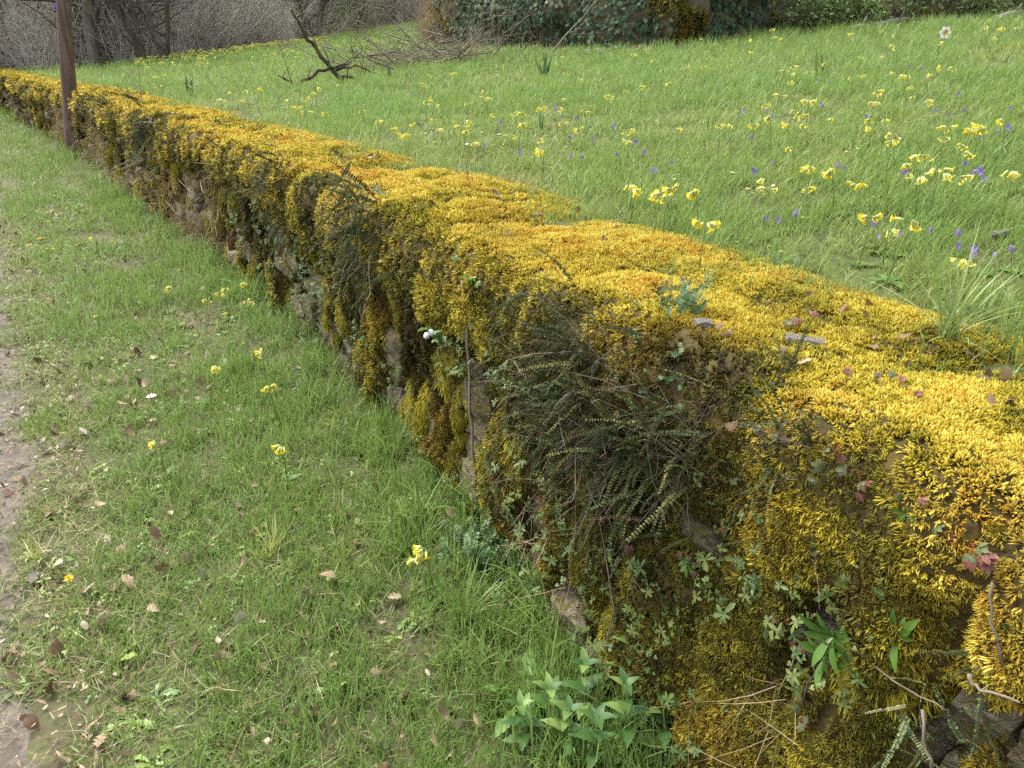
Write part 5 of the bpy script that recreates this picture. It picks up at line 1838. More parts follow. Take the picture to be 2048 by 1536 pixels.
def build_litter():
    r = np.random.default_rng(2700)
    big = {(122, 1126): 'lobed grey-brown dead leaf lying flat by the foreground weeds', (534, 1492): 'large tan dead leaf folded open at the bottom of the verge', (257, 1359): 'pale whitish dead leaf in the foreground grass'}
    for px, py in DL:
        q, u, s = hit(px, py, .02, 'verge')
        d = math.hypot(q[0], q[1])
        sz = r.uniform(.022, .052) * (1 + .03 * d)
        o = link('dead_leaf', DEADLEAF[r.integers(0, 6)], None, (q[0], q[1], float(z_verge(q[0], q[1], s)) + r.uniform(.025, .055)), (r.normal(0, .6), r.normal(0, .6), r.uniform(0, 6.28)), sz)
        t = float(np.clip(.2 + .8 * r.beta(1.6, 1.4), 0, 1))
        o.color = (1, 1, 1, t)
        tone = 'pale' if t > .66 else 'tan' if t > .33 else 'dark brown'
        pl = ('near the track ' if px < 230 else 'towards the wall foot ' if px > 620 else '') + ('in the foreground verge grass' if py > 1050 else 'on the middle of the verge' if py > 760 else 'far along the verge')
        lab = '%s dead leaf lying %s' % (tone, pl)
        for (sx, sy), l in big.items():
            if abs(px - sx) < 6 and abs(py - sy) < 6: lab = l
        tag(o, lab, 'dead leaf', '%s dead leaves %s' % (tone, pl))
    # small stuff: crumbs of leaves and straw over the verge
    A = Acc()
    u, s = sample(4, 16, -2.2, -.1, 110, r)
    p = P2(u, s); n = len(u)
    A.add(np.c_[p, z_verge(p[:, 0], p[:, 1], s) + .02], upright(n, r, .6), .012 + .045 * r.random(n) ** 2.5, r.integers(0, 6, n), r.random(n))
    # and over the track
    u, s = sample(4, 18, -4.3, -1.3, 600, r)
    p = P2(u, s); n = len(u)
    A.add(np.c_[p, z_verge(p[:, 0], p[:, 1], s) + .022], upright(n, r, .4), np.c_[r.uniform(.01, .035, n), r.uniform(.006, .018, n), np.full(n, .01)], r.integers(0, 6, n), r.random(n))
    # crumbs on the moss
    u, s = sample(6.2, 15, .12, .8, 150, r)
    a = LT + RR - s
    pm, nm, _ = moss_normal(u, a); n = len(u)
    k = (fbm(u * 2.2, a * 2.2, 91) < .40) | (r.random(n) < .12)
    A.add(pm[k] + np.array([0, 0, .014]), upright(n, r, .5)[k], r.uniform(.012, .035, n)[k], r.integers(0, 6, n)[k], r.random(n)[k] * .8)
    A.go('leaf_crumbs', LITTER, 'crumbs of dead leaves and bark strewn over verge, track and moss')
    # pebbles of the track
    A = Acc()
    u, s = sample(4, 20, -4.2, -1.65, 45, r)
    p = P2(u, s); n = len(u)
    A.add(np.c_[p, z_verge(p[:, 0], p[:, 1], s) + .014], upright(n, r, .6), r.uniform(.008, .03, n), r.integers(0, 10, n), r.random(n))
    A.go('track_pebbles', [pebble(m) for m in STONES], 'small pebbles bedded in the earth track')
    # stones and sticks resting on the moss
    for px, py, sz, lab in ((1072, 444, (.055, .04, .03), 'small whitish stone lying on the moss at mid wall'), (1402, 470, (.05, .035, .022), 'flat grey stone at the back edge of the moss'),
                            (1600, 735, (.11, .055, .035), 'pale lichen-spotted stone poking out of the near moss'), (1395, 728, (.055, .05, .05), 'grey stone half hidden under the moss lip'),
                            (1995, 860, (.03, .022, .014), 'tiny pinkish stone on the near moss'), (1995, 488, (.07, .03, .03), 'pale broken stick end lying among violets')):
        q, u, s = hit(px, py, 0, 'field')
        a = LT + RR - min(max(s, .02), LT)
        if s < LT:
            p, n, _ = moss_normal(np.array([u]), np.array([a]))
            z = p[0][2] - sz[2] * .05
        else: z = q[2] + .03
        o = link('loose_stone', STONES[r.integers(0, 10)], None, (q[0], q[1], z), (r.normal(0, .1), r.normal(0, .1), r.uniform(0, 6)), tuple(x * .85 for x in sz))
        o.material_slots[0].link = 'OBJECT'; o.material_slots[0].material = M_stonepale
        tag(o, lab, 'stone')
    # stones and bits of wood in the verge
    for px, py, sz, lab in ((300, 915, .05, 'pale bleached stick end in the verge grass'), (70, 1165, .05, 'grey stone at the track edge')):
        q, u, s = hit(px, py, 0, 'verge')
        o = link('loose_stone', STONES[r.integers(0, 10)], None, (q[0], q[1], q[2] + .015), (0, 0, r.uniform(0, 6)), (sz * 1.1, sz * .6, sz * .4))
        o.material_slots[0].link = 'OBJECT'; o.material_slots[0].material = M_stonepale
        tag(o, lab, 'stone')


M_stonepale = rough_mat('pale_stone', [(.3, (.08, .073, .06)), (.5, (.17, .155, .13)), (.75, (.32, .30, .265))], scale=14, coord='object', bump_d=.6, bump_scale=30)
build_litter()

# ------------------------------------------------------------------ plants growing on the wall
def frond_mesh(k, pairs=16, ln=1., pinna=.055, mat=None, droop=.55):
    """a wiry spleenwort frond along +X, drooping towards -Z"""
    r = np.random.default_rng(3000 + k)
    mb = MB()
    pts = []
    p = np.zeros(3); ang = r.uniform(.15, .35); yaw = 0
    n = 9
    for i in range(n):
        pts.append(p.copy())
        p = p + np.array([math.cos(ang) * math.cos(yaw), math.sin(yaw) * math.cos(ang), math.sin(ang)]) * ln / (n - 1)
        ang -= droop * 1.9 / n; yaw += r.normal(0, .06)
    mb.tube(pts, np.linspace(.006, .002, n), 3, 1, cap=False)
    for i in range(pairs * 2):
        t = .10 + .88 * (i // 2) / pairs
        f = t * (n - 1); j = min(int(f), n - 2)
        c = pts[j] + (pts[j + 1] - pts[j]) * (f - j)
        d = pts[j + 1] - pts[j]; d = d / np.linalg.norm(d)
        sgn = 1 if i % 2 else -1
        side = np.cross(d, (0, 0, 1)) * sgn
        l = pinna * math.sin(min(1, .35 + t * 1.1) * PI * .75) * r.uniform(.8, 1.2)
        up = np.array([0, 0, 1]) + r.normal(0, .35, 3)
        mb.leaf(c, side + d * .25 + r.normal(0, .12, 3), up, l, l * .8, (.35, 1, .9, 0), .1, .2)
    return mb.mesh('frond', [mat, M_rachis])


FROND = [frond_mesh(k, 22, 1., .045, M_fern, .35) for k in range(5)]
FRONDL = [frond_mesh(10 + k, 26, 1., .046, M_fernlight, .4) for k in range(3)]


def stalk_mesh(k):
    r = np.random.default_rng(3050 + k)
    mb = MB()
    pts, rads = limb(mb, r, (0, 0, 0), (1, 0, .1), 1., .007, 2, 3, up=-.2)
    for i in range(5):
        limb(mb, r, pts[r.integers(1, len(pts))], (1, r.normal(0, .8), r.normal(0, .6)), r.uniform(.15, .4), .004, 2, 3, up=0)
    return mb.mesh('dry_stalk', M_twigdry)


STALK = [stalk_mesh(k) for k in range(3)]


def on_face(px, py, out=.05):
    q, u, s = hit(px, py, out, 'wall')
    return q, u


def anchor(name, px, py, label, cat, group=None, out=.06):
    """an empty on the face or top of the wall: local x along the wall, y up, z outwards"""
    q, u, s = hit(px, py, out, 'wall')
    if q[2] < .915 or s < .02:
        M = face_matrix(u, q[2], -out)
    else:
        a = LT + RR - min(max(s, .0), LT)
        p, n, _ = moss_normal(np.array([u]), np.array([a]))
        M = face_matrix(u, p[0][2], s) @ Matrix.Rotation(-PI / 2 * .85, 4, 'X')
    o = link(name, None)
    o.matrix_world = M
    tag(o, label, cat, group)
    return o, u, q


def fern(px, py, n, size, label, kinds=None, spread=.07, seed=0, down=.25, out=.06):
    r = np.random.default_rng(3100 + seed + int(px))
    o, u, q = anchor('spleenwort_fern', px, py, label, 'fern', 'spleenwort ferns on the wall', out)
    kinds = kinds or FROND
    for i in range(n):
        a = r.uniform(0, 2 * PI)
        c = Vector((r.normal(0, spread), r.normal(0, spread), r.uniform(-.03, .02)))
        d = Vector((math.cos(a) * r.uniform(.2, 1.) - .15, math.sin(a) * 1.05 - down * .3, r.uniform(.3, 1.1)))
        ln = size * r.uniform(.4, 1.1)
        up = o.matrix_world.to_3x3().inverted() @ Vector((0, 0, 1))
        x = d.normalized(); z = (up - x * up.dot(x))
        z = z.normalized() if z.length > 1e-3 else Vector((0, 0, 1))
        y = z.cross(x)
        M = Matrix((x, y, z)).transposed().to_4x4()
        f = link('frond', kinds[r.integers(0, len(kinds))], o)
        f.matrix_local = Matrix.Translation(c) @ M @ Matrix.Rotation(r.normal(0, .9), 4, 'X') @ Matrix.Scale(ln, 4)
    if n > 40:                                                      # dead stalks tangled through the clump
        for i in range(n // 4):
            a = r.uniform(0, 2 * PI)
            d = Vector((math.cos(a), math.sin(a), r.uniform(.3, 1.2))).normalized()
            f = link('dry_stalk', STALK[r.integers(0, 3)], o)
            f.matrix_local = Matrix.Translation((r.normal(0, spread), r.normal(0, spread), 0)) @ d.to_track_quat('X', 'Z').to_matrix().to_4x4() @ Matrix.Scale(size * r.uniform(.6, 1.3), 4)
    return o


def whorl_mesh(k, ln=1.):
    r = np.random.default_rng(3300 + k)
    mb = MB()
    pts = [np.array([0, 0, 0.]), np.array([.1, .02, .3]), np.array([.16, .0, .65]), np.array([.2, .05, 1.])]
    pts = [p + r.normal(0, .04, 3) * (i > 0) for i, p in enumerate(pts)]
    mb.tube(pts, [.012, .011, .009, .006], 4, 0, cap=False)
    for i in range(9):
        t = .15 + .85 * i / 8
        f = t * 3; j = min(int(f), 2)
        c = pts[j] + (pts[j + 1] - pts[j]) * (f - j)
        d = pts[j + 1] - pts[j]; d /= np.linalg.norm(d)
        x = np.cross(d, (.3, .9, .1)); x /= np.linalg.norm(x); y = np.cross(d, x)
        for m in range(6):
            a = m * PI / 3 + i
            v = x * math.cos(a) + y * math.sin(a) + d * (.35 + .5 * (i > 6))
            mb.leaf(c, v, d, .15 * (1.15 - .5 * t), .05, (.3, 1, .8, 0), .1, .15)
    return mb.mesh('stem', M_whorl)


WHORL = [whorl_mesh(k) for k in range(4)]


def bedstraw(px, py, n, size, label, seed=0, mat=None):
    r = np.random.default_rng(3400 + seed + int(px))
    o, u, q = anchor('bedstraw', px, py, label, 'bedstraw', 'bedstraw clumps')
    up = o.matrix_world.to_3x3().inverted() @ Vector((0, 0, 1))
    for i in range(n):
        d = (up * r.uniform(.3, 1) + Vector((r.normal(0, .6), r.normal(0, .4), r.uniform(.1, .9)))).normalized()
        f = link('stem', WHORL[r.integers(0, 4)], o)
        f.matrix_local = Matrix.Translation((r.normal(0, size * .45), r.normal(0, size * .45), -.01)) @ d.to_track_quat('Z', 'X').to_matrix().to_4x4() @ Matrix.Rotation(r.uniform(0, 6), 4, 'Z') @ Matrix.Scale(size * r.uniform(.6, 1.15), 4)
    return o


def cut_leaf(k, mat):
    """a palmate, deeply cut leaf on its stalk, stalk along +X"""
    r = np.random.default_rng(3500 + k)
    mb = MB()
    mb.tube([(0, 0, 0), (.3, 0, .09), (.6, 0, .10)], [.012, .011, .009], 4, 1, cap=False)
    c = np.array([.6, 0, .10])
    for a, l in ((0, .42), (.75, .36), (-.75, .36), (1.5, .27), (-1.5, .27)):
        d = np.array([math.cos(a), math.sin(a), r.normal(-.05, .1)])
        mb.leaf(c, d, (0, 0, 1), l, l * .62, (.12, .3, .9, .55, 1.05, .6, .75, .3, 0), .15, .35)
    return mb.mesh('leaf', [mat, M_redstem])


CUT = [cut_leaf(k, M_robert) for k in range(4)]
CUTG = [cut_leaf(5 + k, M_bright) for k in range(2)]


def cut_plant(name, cat, px, py, n, size, label, kinds, group, seed=0):
    r = np.random.default_rng(3600 + seed + int(px))
    o, u, q = anchor(name, px, py, label, cat, group, .075)
    up = o.matrix_world.to_3x3().inverted() @ Vector((0, 0, 1))
    for i in range(n):
        a = r.uniform(0, 2 * PI)
        d = Vector((math.cos(a), math.sin(a) * .8 - .1, r.uniform(.35, 1.))).normalized()
        x = d; z = (up * .6 + Vector((0, 0, .8))); z = (z - x * z.dot(x)).normalized(); y = z.cross(x)
        f = link('leaf', kinds[r.integers(0, len(kinds))], o)
        f.matrix_local = Matrix.Translation((r.normal(0, size * .35), r.normal(0, size * .35), -.01)) @ Matrix((x, y, z)).transposed().to_4x4() @ Matrix.Scale(size * r.uniform(.65, 1.15), 4)
    return o


def strap_leaf(mat):
    mb = MB()
    mb.leaf((0, 0, 0), (1, 0, .45), (0, 0, 1), 1, .26, (.35, .4, .5, .75, 1., .95, .6, 0), .25, .5)
    return mb.mesh('leaf', mat)


STRAP = strap_leaf(M_bright)


def nettle_leaf():
    mb = MB()
    mb.tube([(-.18, 0, -.02), (0, 0, 0)], .012, 3, 0, cap=False)
    mb.leaf((0, 0, 0), (1, 0, .1), (0, 0, 1), 1, .62, (.5, .95, .82, 1.0, .8, .9, .66, .72, .46, .5, .25, .2, 0), .18, .35)
    return mb.mesh('leaf', M_nettle)


NETTLE = nettle_leaf()


def stem_plant(name, px, py, h, label, cat, group, seed, top=.05, ground='verge', size=.055, lean=None):
    r = np.random.default_rng(3800 + seed)
    q, u, s = hit(px, py, 0, ground)
    o = link(name, None, None, (q[0], q[1], q[2]))
    tag(o, label, cat, group)
    mb = MB()
    ln = lean or (r.normal(0, .03), r.normal(0, .03))
    pts = [np.array([0, 0, -.02]), np.array([ln[0] * .4, ln[1] * .4, h * .5]), np.array([ln[0], ln[1], h])]
    mb.tube(pts, [.0028, .0024, .0016], 5)
    link('stem', mb.mesh('stem', M_greenstem), o)
    lv = 5
    for i in range(lv):
        t = .25 + .75 * i / (lv - 1)
        c = pts[0] * (1 - t) + pts[2] * t
        for m in range(2 if i < lv - 1 else 4):
            a = m * (PI if i < lv - 1 else PI / 2) + i * PI / 2 + r.normal(0, .25)
            sz = size * (1.15 - .55 * t) * r.uniform(.8, 1.2)
            d = Vector((math.cos(a), math.sin(a), .25 + .3 * t))
            link('leaf', NETTLE, o, Vector(c) + d * sz * .18, (0, -.25 - .3 * t, a), sz)
    return o


def twig_on(spots, rad, label, mat, name='dry_twig', side=(), outs=None, cat='twig', group=None, seed=0, ground=False):
    r = np.random.default_rng(4000 + seed + int(spots[0][0]))
    pts = []
    for i, (px, py) in enumerate(spots):
        out = outs[i] if outs else .10
        q, u, s = hit(px, py, out, 'wall')
        pts.append(np.array(q))
    fine = []
    for a, b in zip(pts[:-1], pts[1:]):
        for t in np.linspace(0, 1, 4)[:-1]:
            fine.append(a * (1 - t) + b * t + r.normal(0, .0022, 3))
    fine.append(pts[-1])
    base = fine[0].copy()
    mb = MB()
    mb.tube([f - base for f in fine], np.linspace(rad[0], rad[1], len(fine)), 5)
    for k in range(side if isinstance(side, int) else 0):
        j = r.integers(1, len(fine) - 1)
        d = fine[j + 1] - fine[j]; d /= np.linalg.norm(d)
        d = d + r.normal(0, .5, 3)
        limb(mb, r, fine[j] - base, d / np.linalg.norm(d), r.uniform(.04, .16), rad[1] * .7, 2, 3, up=0)
    o = link(name, mb.mesh(name, mat), None, base)
    tag(o, label, cat, group)
    return o


M_face = leafy('face_herb', [(0, (.16, .19, .045)), (.5, (.11, .165, .04)), (1, (.08, .14, .045))], trans=.25, rough=.5)


def dark_herb(m):
    c = m.copy(); c.materials.clear(); c.materials.append(M_face)
    return c


def build_wall_plants():
    r = np.random.default_rng(5000)
    # the big dark spleenwort mass and its neighbours
    fern(1140, 700, 80, .18, 'brownish upper tuft of the large fern mass on the near wall face', spread=.06, seed=1, down=-.2, out=.10)
    fern(1190, 790, 120, .20, 'broad dark fern clump at the heart of the near wall face', spread=.09, seed=2, out=.11)
    fern(1130, 840, 90, .19, 'dark fern clump at the outer edge of the large fern mass', spread=.08, seed=3, out=.10)
    fern(1220, 900, 120, .19, 'lowest dark fern clump of the large fern mass', spread=.09, seed=4, out=.10)
    fern(1310, 870, 100, .18, 'dark fern clump under the bedstraw, behind the long dry twig', spread=.08, seed=5, out=.10)
    fern(1545, 800, 22, .12, 'grey-green fern drooping beside the pale stone in the moss', spread=.03, seed=6)
    fern(1590, 905, 60, .14, 'dark fern clump below the near moss lip', spread=.06, seed=7)
    fern(1560, 1010, 44, .12, 'fern clump with ladder-like fronds low on the near face', spread=.05, seed=8)
    fern(740, 450, 90, .24, 'dark fern clump hanging from the lip at mid wall', spread=.11, seed=9, down=1.7, out=.10)
    fern(700, 500, 50, .20, 'lower half of the mid wall fern, just left of the larger clump', spread=.08, seed=10, down=1.7)
    fern(565, 385, 70, .27, 'dark fern clump with dry stalks farther along the wall', spread=.12, seed=11, down=1.7)
    fern(590, 440, 30, .22, 'dark fern under the dry-stalked clump', spread=.10, seed=12, down=1.7)
    fern(292, 255, 60, .34, 'dark fern clump on the wall short of the wooden pole', spread=.16, seed=13, down=1.7)
    fern(225, 240, 36, .34, 'dark fern clump on the wall next to the wooden pole', spread=.16, seed=14, down=1.7)
    fern(345, 268, 30, .28, 'fern clump on the wall two clumps before the wooden pole', spread=.12, seed=15, down=1.7)
    fern(455, 330, 26, .24, 'small dark fern under the moss lip in the far half of the wall', spread=.10, seed=16, down=1.7)
    fern(1020, 650, 24, .12, 'thin dark fern beside the green-leaved plant on the wall', spread=.05, seed=17)
    fern(1000, 720, 22, .11, 'little dark fern below the golden moss ledge', spread=.05, seed=18)
    fern(900, 520, 24, .14, 'dark fern tucked under the lip above the white-flowered stem', spread=.06, seed=19)
    fern(1850, 1440, 14, .13, 'pale fern with long arching fronds at the lower right', FRONDL, .05, 20, .1)
    fern(1960, 1470, 34, .09, 'dense small-leaved fern in the lower right corner', spread=.08, seed=21)
    fern(1990, 1360, 20, .08, 'dark small fern above the lower right corner', spread=.06, seed=22)
    fern(1700, 1310, 10, .09, 'pale sprawling fern fronds beside the bright rosette', FRONDL, .04, 23)
    # bedstraw
    bedstraw(1330, 670, 26, .085, 'blue-green whorled bedstraw sprouting from the moss above the fern mass')
    bedstraw(1295, 760, 26, .075, 'thick blue-green bedstraw clump hanging over the fern mass')
    bedstraw(1385, 605, 9, .075, 'loose bedstraw shoots standing on the near moss')
    bedstraw(1345, 830, 12, .06, 'small bedstraw sprigs beside the dry leaves on the face')
    bedstraw(1555, 585, 12, .06, 'bedstraw sprig at the meadow edge of the near moss')
    bedstraw(760, 425, 10, .09, 'bedstraw above the mid wall fern')
    # herb robert
    lab = [(1545, 690, 6, .05, 'red-brown herb robert leaves on the near moss'), (1590, 682, 5, .05, 'second red-brown herb robert tuft, beside the first on the near moss'), (1440, 725, 6, .045, 'dark red herb robert leaves under the near moss ledge'),
           (1725, 815, 5, .05, 'reddish herb robert sprouting beside the long single grass blade'), (1770, 845, 6, .055, 'greenish-red herb robert leaves at the edge of the near moss lip'), (1690, 930, 8, .055, 'crimson-tinted herb robert hanging below the near lip'),
           (1740, 960, 7, .05, 'dark crimson herb robert sprigs hanging on long red stalks'), (1470, 960, 8, .05, 'herb robert leaves among the ferns on the near face'), (1590, 1090, 8, .05, 'green and red herb robert low on the near face'),
           (1660, 1120, 7, .05, 'herb robert leaves in the middle of the near face'), (1740, 1170, 8, .05, 'pale herb robert leaves right of the bright rosette'), (1570, 1240, 8, .05, 'grey-green herb robert left of the bright rosette'),
           (1400, 1140, 8, .05, 'herb robert growing beside the dark hollow in the wall'), (1290, 1150, 6, .045, 'small herb robert over the dark hollow in the wall'), (1920, 1080, 8, .05, 'herb robert under the bright moss bulge at the right edge'),
           (1620, 1440, 6, .045, 'herb robert leaves low beside the big bare stone'), (1880, 1000, 6, .045, 'herb robert twining through moss at the right edge'), (1560, 870, 6, .045, 'herb robert in the dark gap under the near lip'),
           (1500, 1080, 7, .05, 'faded herb robert between the fern mass and the rosette')]
    for i, (px, py, n, sz, l) in enumerate(lab):
        cut_plant('herb_robert', 'herb robert', px, py, n, sz * .85, l, CUT if i % 3 else CUT, 'herb robert plants on the wall', i)
    cut_plant('green_herb', 'herb', 945, 540, 9, .06, 'fresh green parsley-like leaves on the face above the bare stem', CUTG, None, 50)
    cut_plant('green_herb', 'herb', 985, 555, 8, .055, 'fresh green parsley-like leaves right of the bare stem', CUTG, None, 51)
    cut_plant('green_herb', 'herb', 560, 490, 6, .07, 'bright green leafy sprig on the far bare stones', CUTG, None, 52)
    cut_plant('green_herb', 'herb', 525, 530, 6, .07, 'bright green leafy sprig on the lower stones at mid wall', CUTG, None, 53)
    cut_plant('green_herb', 'herb', 740, 690, 7, .05, 'light green leafy sprig near the foot of the mid wall', CUTG, None, 54)
    cut_plant('green_herb', 'herb', 690, 745, 7, .05, 'grey-green leafy sprig at the foot of the mid wall', CUT, None, 55)
    # bright rosettes
    for px, py, n, sz, l in ((1655, 1262, 16, .055, 'bright green strap-leaved rosette in the middle of the near face'), (1772, 1250, 6, .05, 'small bright green rosette right of the larger one'), (1365, 1115, 8, .045, 'small bright rosette between ferns and rosette on the near face'),
                             (1640, 1300, 9, .05, 'drooping lower leaves hanging under the bright rosette'), (1800, 1020, 6, .022, 'tiny blue-green rosette below the near lip')):
        rr = np.random.default_rng(int(px))
        o, u, q = anchor('leaf_rosette', px, py, l, 'rosette', None, .085)
        for i in range(n):
            a = rr.uniform(0, 6.28)
            f = link('leaf', STRAP, o)
            f.matrix_local = Matrix.Rotation(a, 4, 'Z') @ Matrix.Rotation(-rr.uniform(.1, .8), 4, 'Y') @ Matrix.Scale(sz * rr.uniform(.6, 1.2), 4)
    # nettle-like plants at the foot of the near wall
    spots = [(1235, 1395, .16, 'leafy nettle-like plant leaning on the wall foot'), (1170, 1440, .13, 'broad nettle-like plant in front of the wall foot'), (1310, 1440, .17, 'tall nettle-like plant against the wall at the bottom'),
             (1265, 1500, .14, 'nettle-like plant at the bottom edge beneath the wall'), (1120, 1500, .11, 'low nettle-like plant at the bottom edge'), (1370, 1500, .15, 'nettle-like plant below the big bare stone'),
             (1190, 1530, .13, 'nettle-like plant cut by the bottom edge'), (1100, 1440, .10, 'small nettle-like plant near the toothed dandelion leaves'), (1330, 1530, .15, 'nettle-like plant in the bottom corner of wall and verge'),
             (1060, 1490, .09, 'smallest nettle-like plant, farthest from the wall')]
    for i, (px, py, h, l) in enumerate(spots):
        stem_plant('nettle_plant', px, py, h * 1.4, l, 'nettle', 'nettle-like plants at the wall foot', i, size=.060)
    # a green leafy clump at the foot of the wall
    rr = np.random.default_rng(61)
    for j, (px, py, l) in enumerate(((985, 1075, 'dense green bedstraw clump at the wall foot under the bare stones'), (1040, 1110, 'green bedstraw clump beside the overhanging moss at the wall foot'), (960, 1120, 'outer green bedstraw clump spreading into the grass'))):
        q, u, s = hit(px, py, 0, 'verge')
        o = link('bedstraw', None, None, q)
        tag(o, l, 'bedstraw', 'bedstraw at the wall foot')
        for i in range(34):
            f = link('stem', WHORL[rr.integers(0, 4)], o, (rr.normal(0, .05), rr.normal(0, .05), -.01), (rr.normal(0, .4), rr.normal(0, .4), rr.uniform(0, 6)), rr.uniform(.07, .13))
    # toothed dandelion leaves
    q, u, s = hit(1045, 1410, 0, 'verge')
    o = link('dandelion_leaves', None, None, q)
    tag(o, 'upright toothed dandelion leaves without a flower at the bottom of the verge', 'dandelion')
    mb = MB(); mb.leaf((0, 0, 0), (1, 0, .9), (0, 0, 1), 1, .26, (.12, .5, .25, .75, .35, 1, .5, 1.15, .75, 0), .2, .6)
    dm = mb.mesh('leaf', M_bright)
    for i in range(9):
        link('leaf', dm, o, (0, 0, 0), (0, rr.normal(0, .25), i * .7), rr.uniform(.09, .15))
    # the white-flowered stem leaning out from the wall
    q, u, s = hit(945, 690, .06, 'wall')
    base = np.array(q)
    o = link('white_flowered_stem', None, None, base)
    tag(o, 'stem with pale leaves and white buds arching out of the wall', 'wildflower')
    pts = [np.array(hit(px, py, out, 'wall')[0]) - base for px, py, out in ((945, 690, .03), (920, 700, .10), (895, 690, .15), (868, 672, .20), (850, 655, .22))]
    mb = MB(); mb.tube(pts, [.003, .003, .0026, .0022, .0016], 5)
    link('stem', mb.mesh('stem', M_greenstem), o)
    for i in range(11):
        t = rr.uniform(2.4, 4); j = min(int(t), 3); c = pts[j] + (pts[j + 1] - pts[j]) * (t - j)
        link('leaf', NETTLE, o, Vector(c), (rr.normal(0, .4), rr.normal(-.1, .5), rr.uniform(0, 6.28)), rr.uniform(.025, .05))
    bm = MB(); bm.tube([(0, 0, 0), (.004, 0, .004), (.010, 0, .003), (.015, 0, 0), (.018, 0, -.003)], [.001, .005, .006, .0055, .002], 8)
    bm = bm.mesh('bud', M_white)
    for i in range(9):
        t = rr.uniform(2.0, 3.6); j = min(int(t), 3); c = pts[j] + (pts[j + 1] - pts[j]) * (t - j)
        link('bud', bm, o, Vector(c) + Vector(rr.normal(0, .006, 3)), (rr.normal(0, .5), rr.uniform(.2, 1.3), rr.uniform(0, 6.28)), rr.uniform(.9, 1.3))
    # the thin bare upright stem in front of the wall
    twig_on([(926, 562), (932, 640), (937, 720), (941, 800), (944, 880), (950, 960), (956, 1020)], (.004, .0062), 'thin bare upright stem growing up the wall face past the white buds', M_twigdry, 'bare_sapling', 0, [.10, .10, .09, .09, .08, .07, .06], 'stem')
    # dry twigs and stalks
    tw = [([(1212, 772), (1240, 830), (1290, 905), (1335, 960), (1365, 1020), (1382, 1075)], (.0026, .0016), 'long pale dry twig slanting across the fern mass', 3),
          ([(1300, 1010), (1245, 985), (1242, 1040)], (.0028, .0016), 'forked dry twig hanging below the fern mass', 5),
          ([(1250, 985), (1290, 930), (1300, 890)], (.0022, .0014), 'thin dry twig joining the forked one under the ferns', 3),
          ([(985, 1200), (1010, 1110), (1080, 1070), (1165, 1052)], (.0014, .0018), 'bowed straw arching from the grass to the moss', 0),
          ([(1198, 1040), (1212, 1120), (1225, 1215), (1215, 1300)], (.0016, .0022), 'straight dry stalk standing before the dark hollow', 0),
          ([(1100, 630), (1180, 560), (1230, 640), (1290, 730)], (.0012, .0016), 'curved dry stalk looping over the fern mass top', 2),
          ([(1165, 645), (1175, 700), (1185, 760), (1182, 810)], (.0016, .001), 'bent dry stalk standing in the upper fern mass', 2),
          ([(1030, 720), (1060, 775), (1110, 810)], (.0016, .001), 'thin dry stalk crossing left of the fern mass', 2),
          ([(1975, 1165), (1985, 1250), (2005, 1330)], (.002, .0026), 'pale dry stalk hanging at the right edge of the wall', 0),
          ([(1842, 1420), (1850, 1480), (1862, 1535)], (.0028, .0032), 'pinkish broken stalk at the lower right', 0),
          ([(1935, 1345), (1960, 1380), (2040, 1405)], (.0036, .002), 'grey crooked twig above the lower right ferns', 1),
          ([(1640, 1300), (1625, 1350), (1605, 1405)], (.0014, .0012), 'thin pale straw hanging under the bright rosette', 0),
          ([(1745, 1330), (1820, 1380), (1890, 1420)], (.0016, .0014), 'thin brown stalk over the pale fern fronds', 0),
          ([(1360, 960), (1375, 1000), (1380, 1060)], (.0014, .0012), 'short dry straw beside the long twig', 0),
          ([(1555, 1400), (1580, 1330), (1600, 1290)], (.0012, .0014), 'thin root beside the big bare stone', 0),
          ([(1560, 1530), (1700, 1525), (1400, 1520)], (.006, .004), 'dark rotten stick at the bottom edge of the wall', 0),
          ([(640, 250), (650, 300), (690, 330)], (.002, .0014), 'thin dry stalk over the moss in the far half of the wall', 1)]
    for i, (sp, rad, l, n) in enumerate(tw[:-2]):
        twig_on(sp, rad, l, M_twigdry, 'dry_twig', n, None, 'twig', 'dry twigs on the wall', i)
    for sp, rad, l in (([(200, 352), (265, 318), (330, 290)], (.008, .004), 'long grey dead cane leaning on the wall past the pole'), ([(215, 350), (275, 325), (345, 300)], (.006, .004), 'second grey dead cane beside the longer one past the pole'),
                       ([(330, 400), (355, 430), (400, 395), (420, 330)], (.005, .003), 'curved dead cane on the brown stretch of wall'), ([(395, 425), (385, 480), (410, 520)], (.004, .003), 'pale dead stalk at the foot of the far wall')):
        twig_on(sp, rad, l, M_twigdry, 'dead_cane', 4, None, 'cane', 'dead canes on the far wall', 7)
    # dry stalks and roots that hang on the face, too many to count
    A = Acc()
    u = np.r_[r.uniform(12.5, 23, 900), r.uniform(6.4, 12.5, 330)]; n = len(u)
    z = r.uniform(.12, .85, n) * np.where(u > 13, .95, 1)
    m = (fbm(u * 1.3, z * 2, 171) > np.where(u > 13.5, .40, .56))
    p = P2(u, -.05 - .05 * r.random(n) - batter(u, z))
    rot = np.c_[r.normal(2.6, .5, n), r.normal(0, .5, n), r.uniform(0, 6.28, n)]
    A.add(np.c_[p, z][m], rot[m], (np.where(u > 12.5, r.uniform(1.0, 2.4, n), r.uniform(.6, 1.4, n)))[m], r.integers(0, 3, n)[m], np.clip(r.normal(.3, .2, n), 0, 1)[m])
    A.go('hanging_stalks', [tuft(80 + k, 7, .08, .16, .0016, .03, .7, .9, 3).mesh('dry_stalks', M_straw) for k in range(3)], 'dry brown stalks and roots hanging down the face of the wall')
    # small leaves over the near face
    A = Acc()
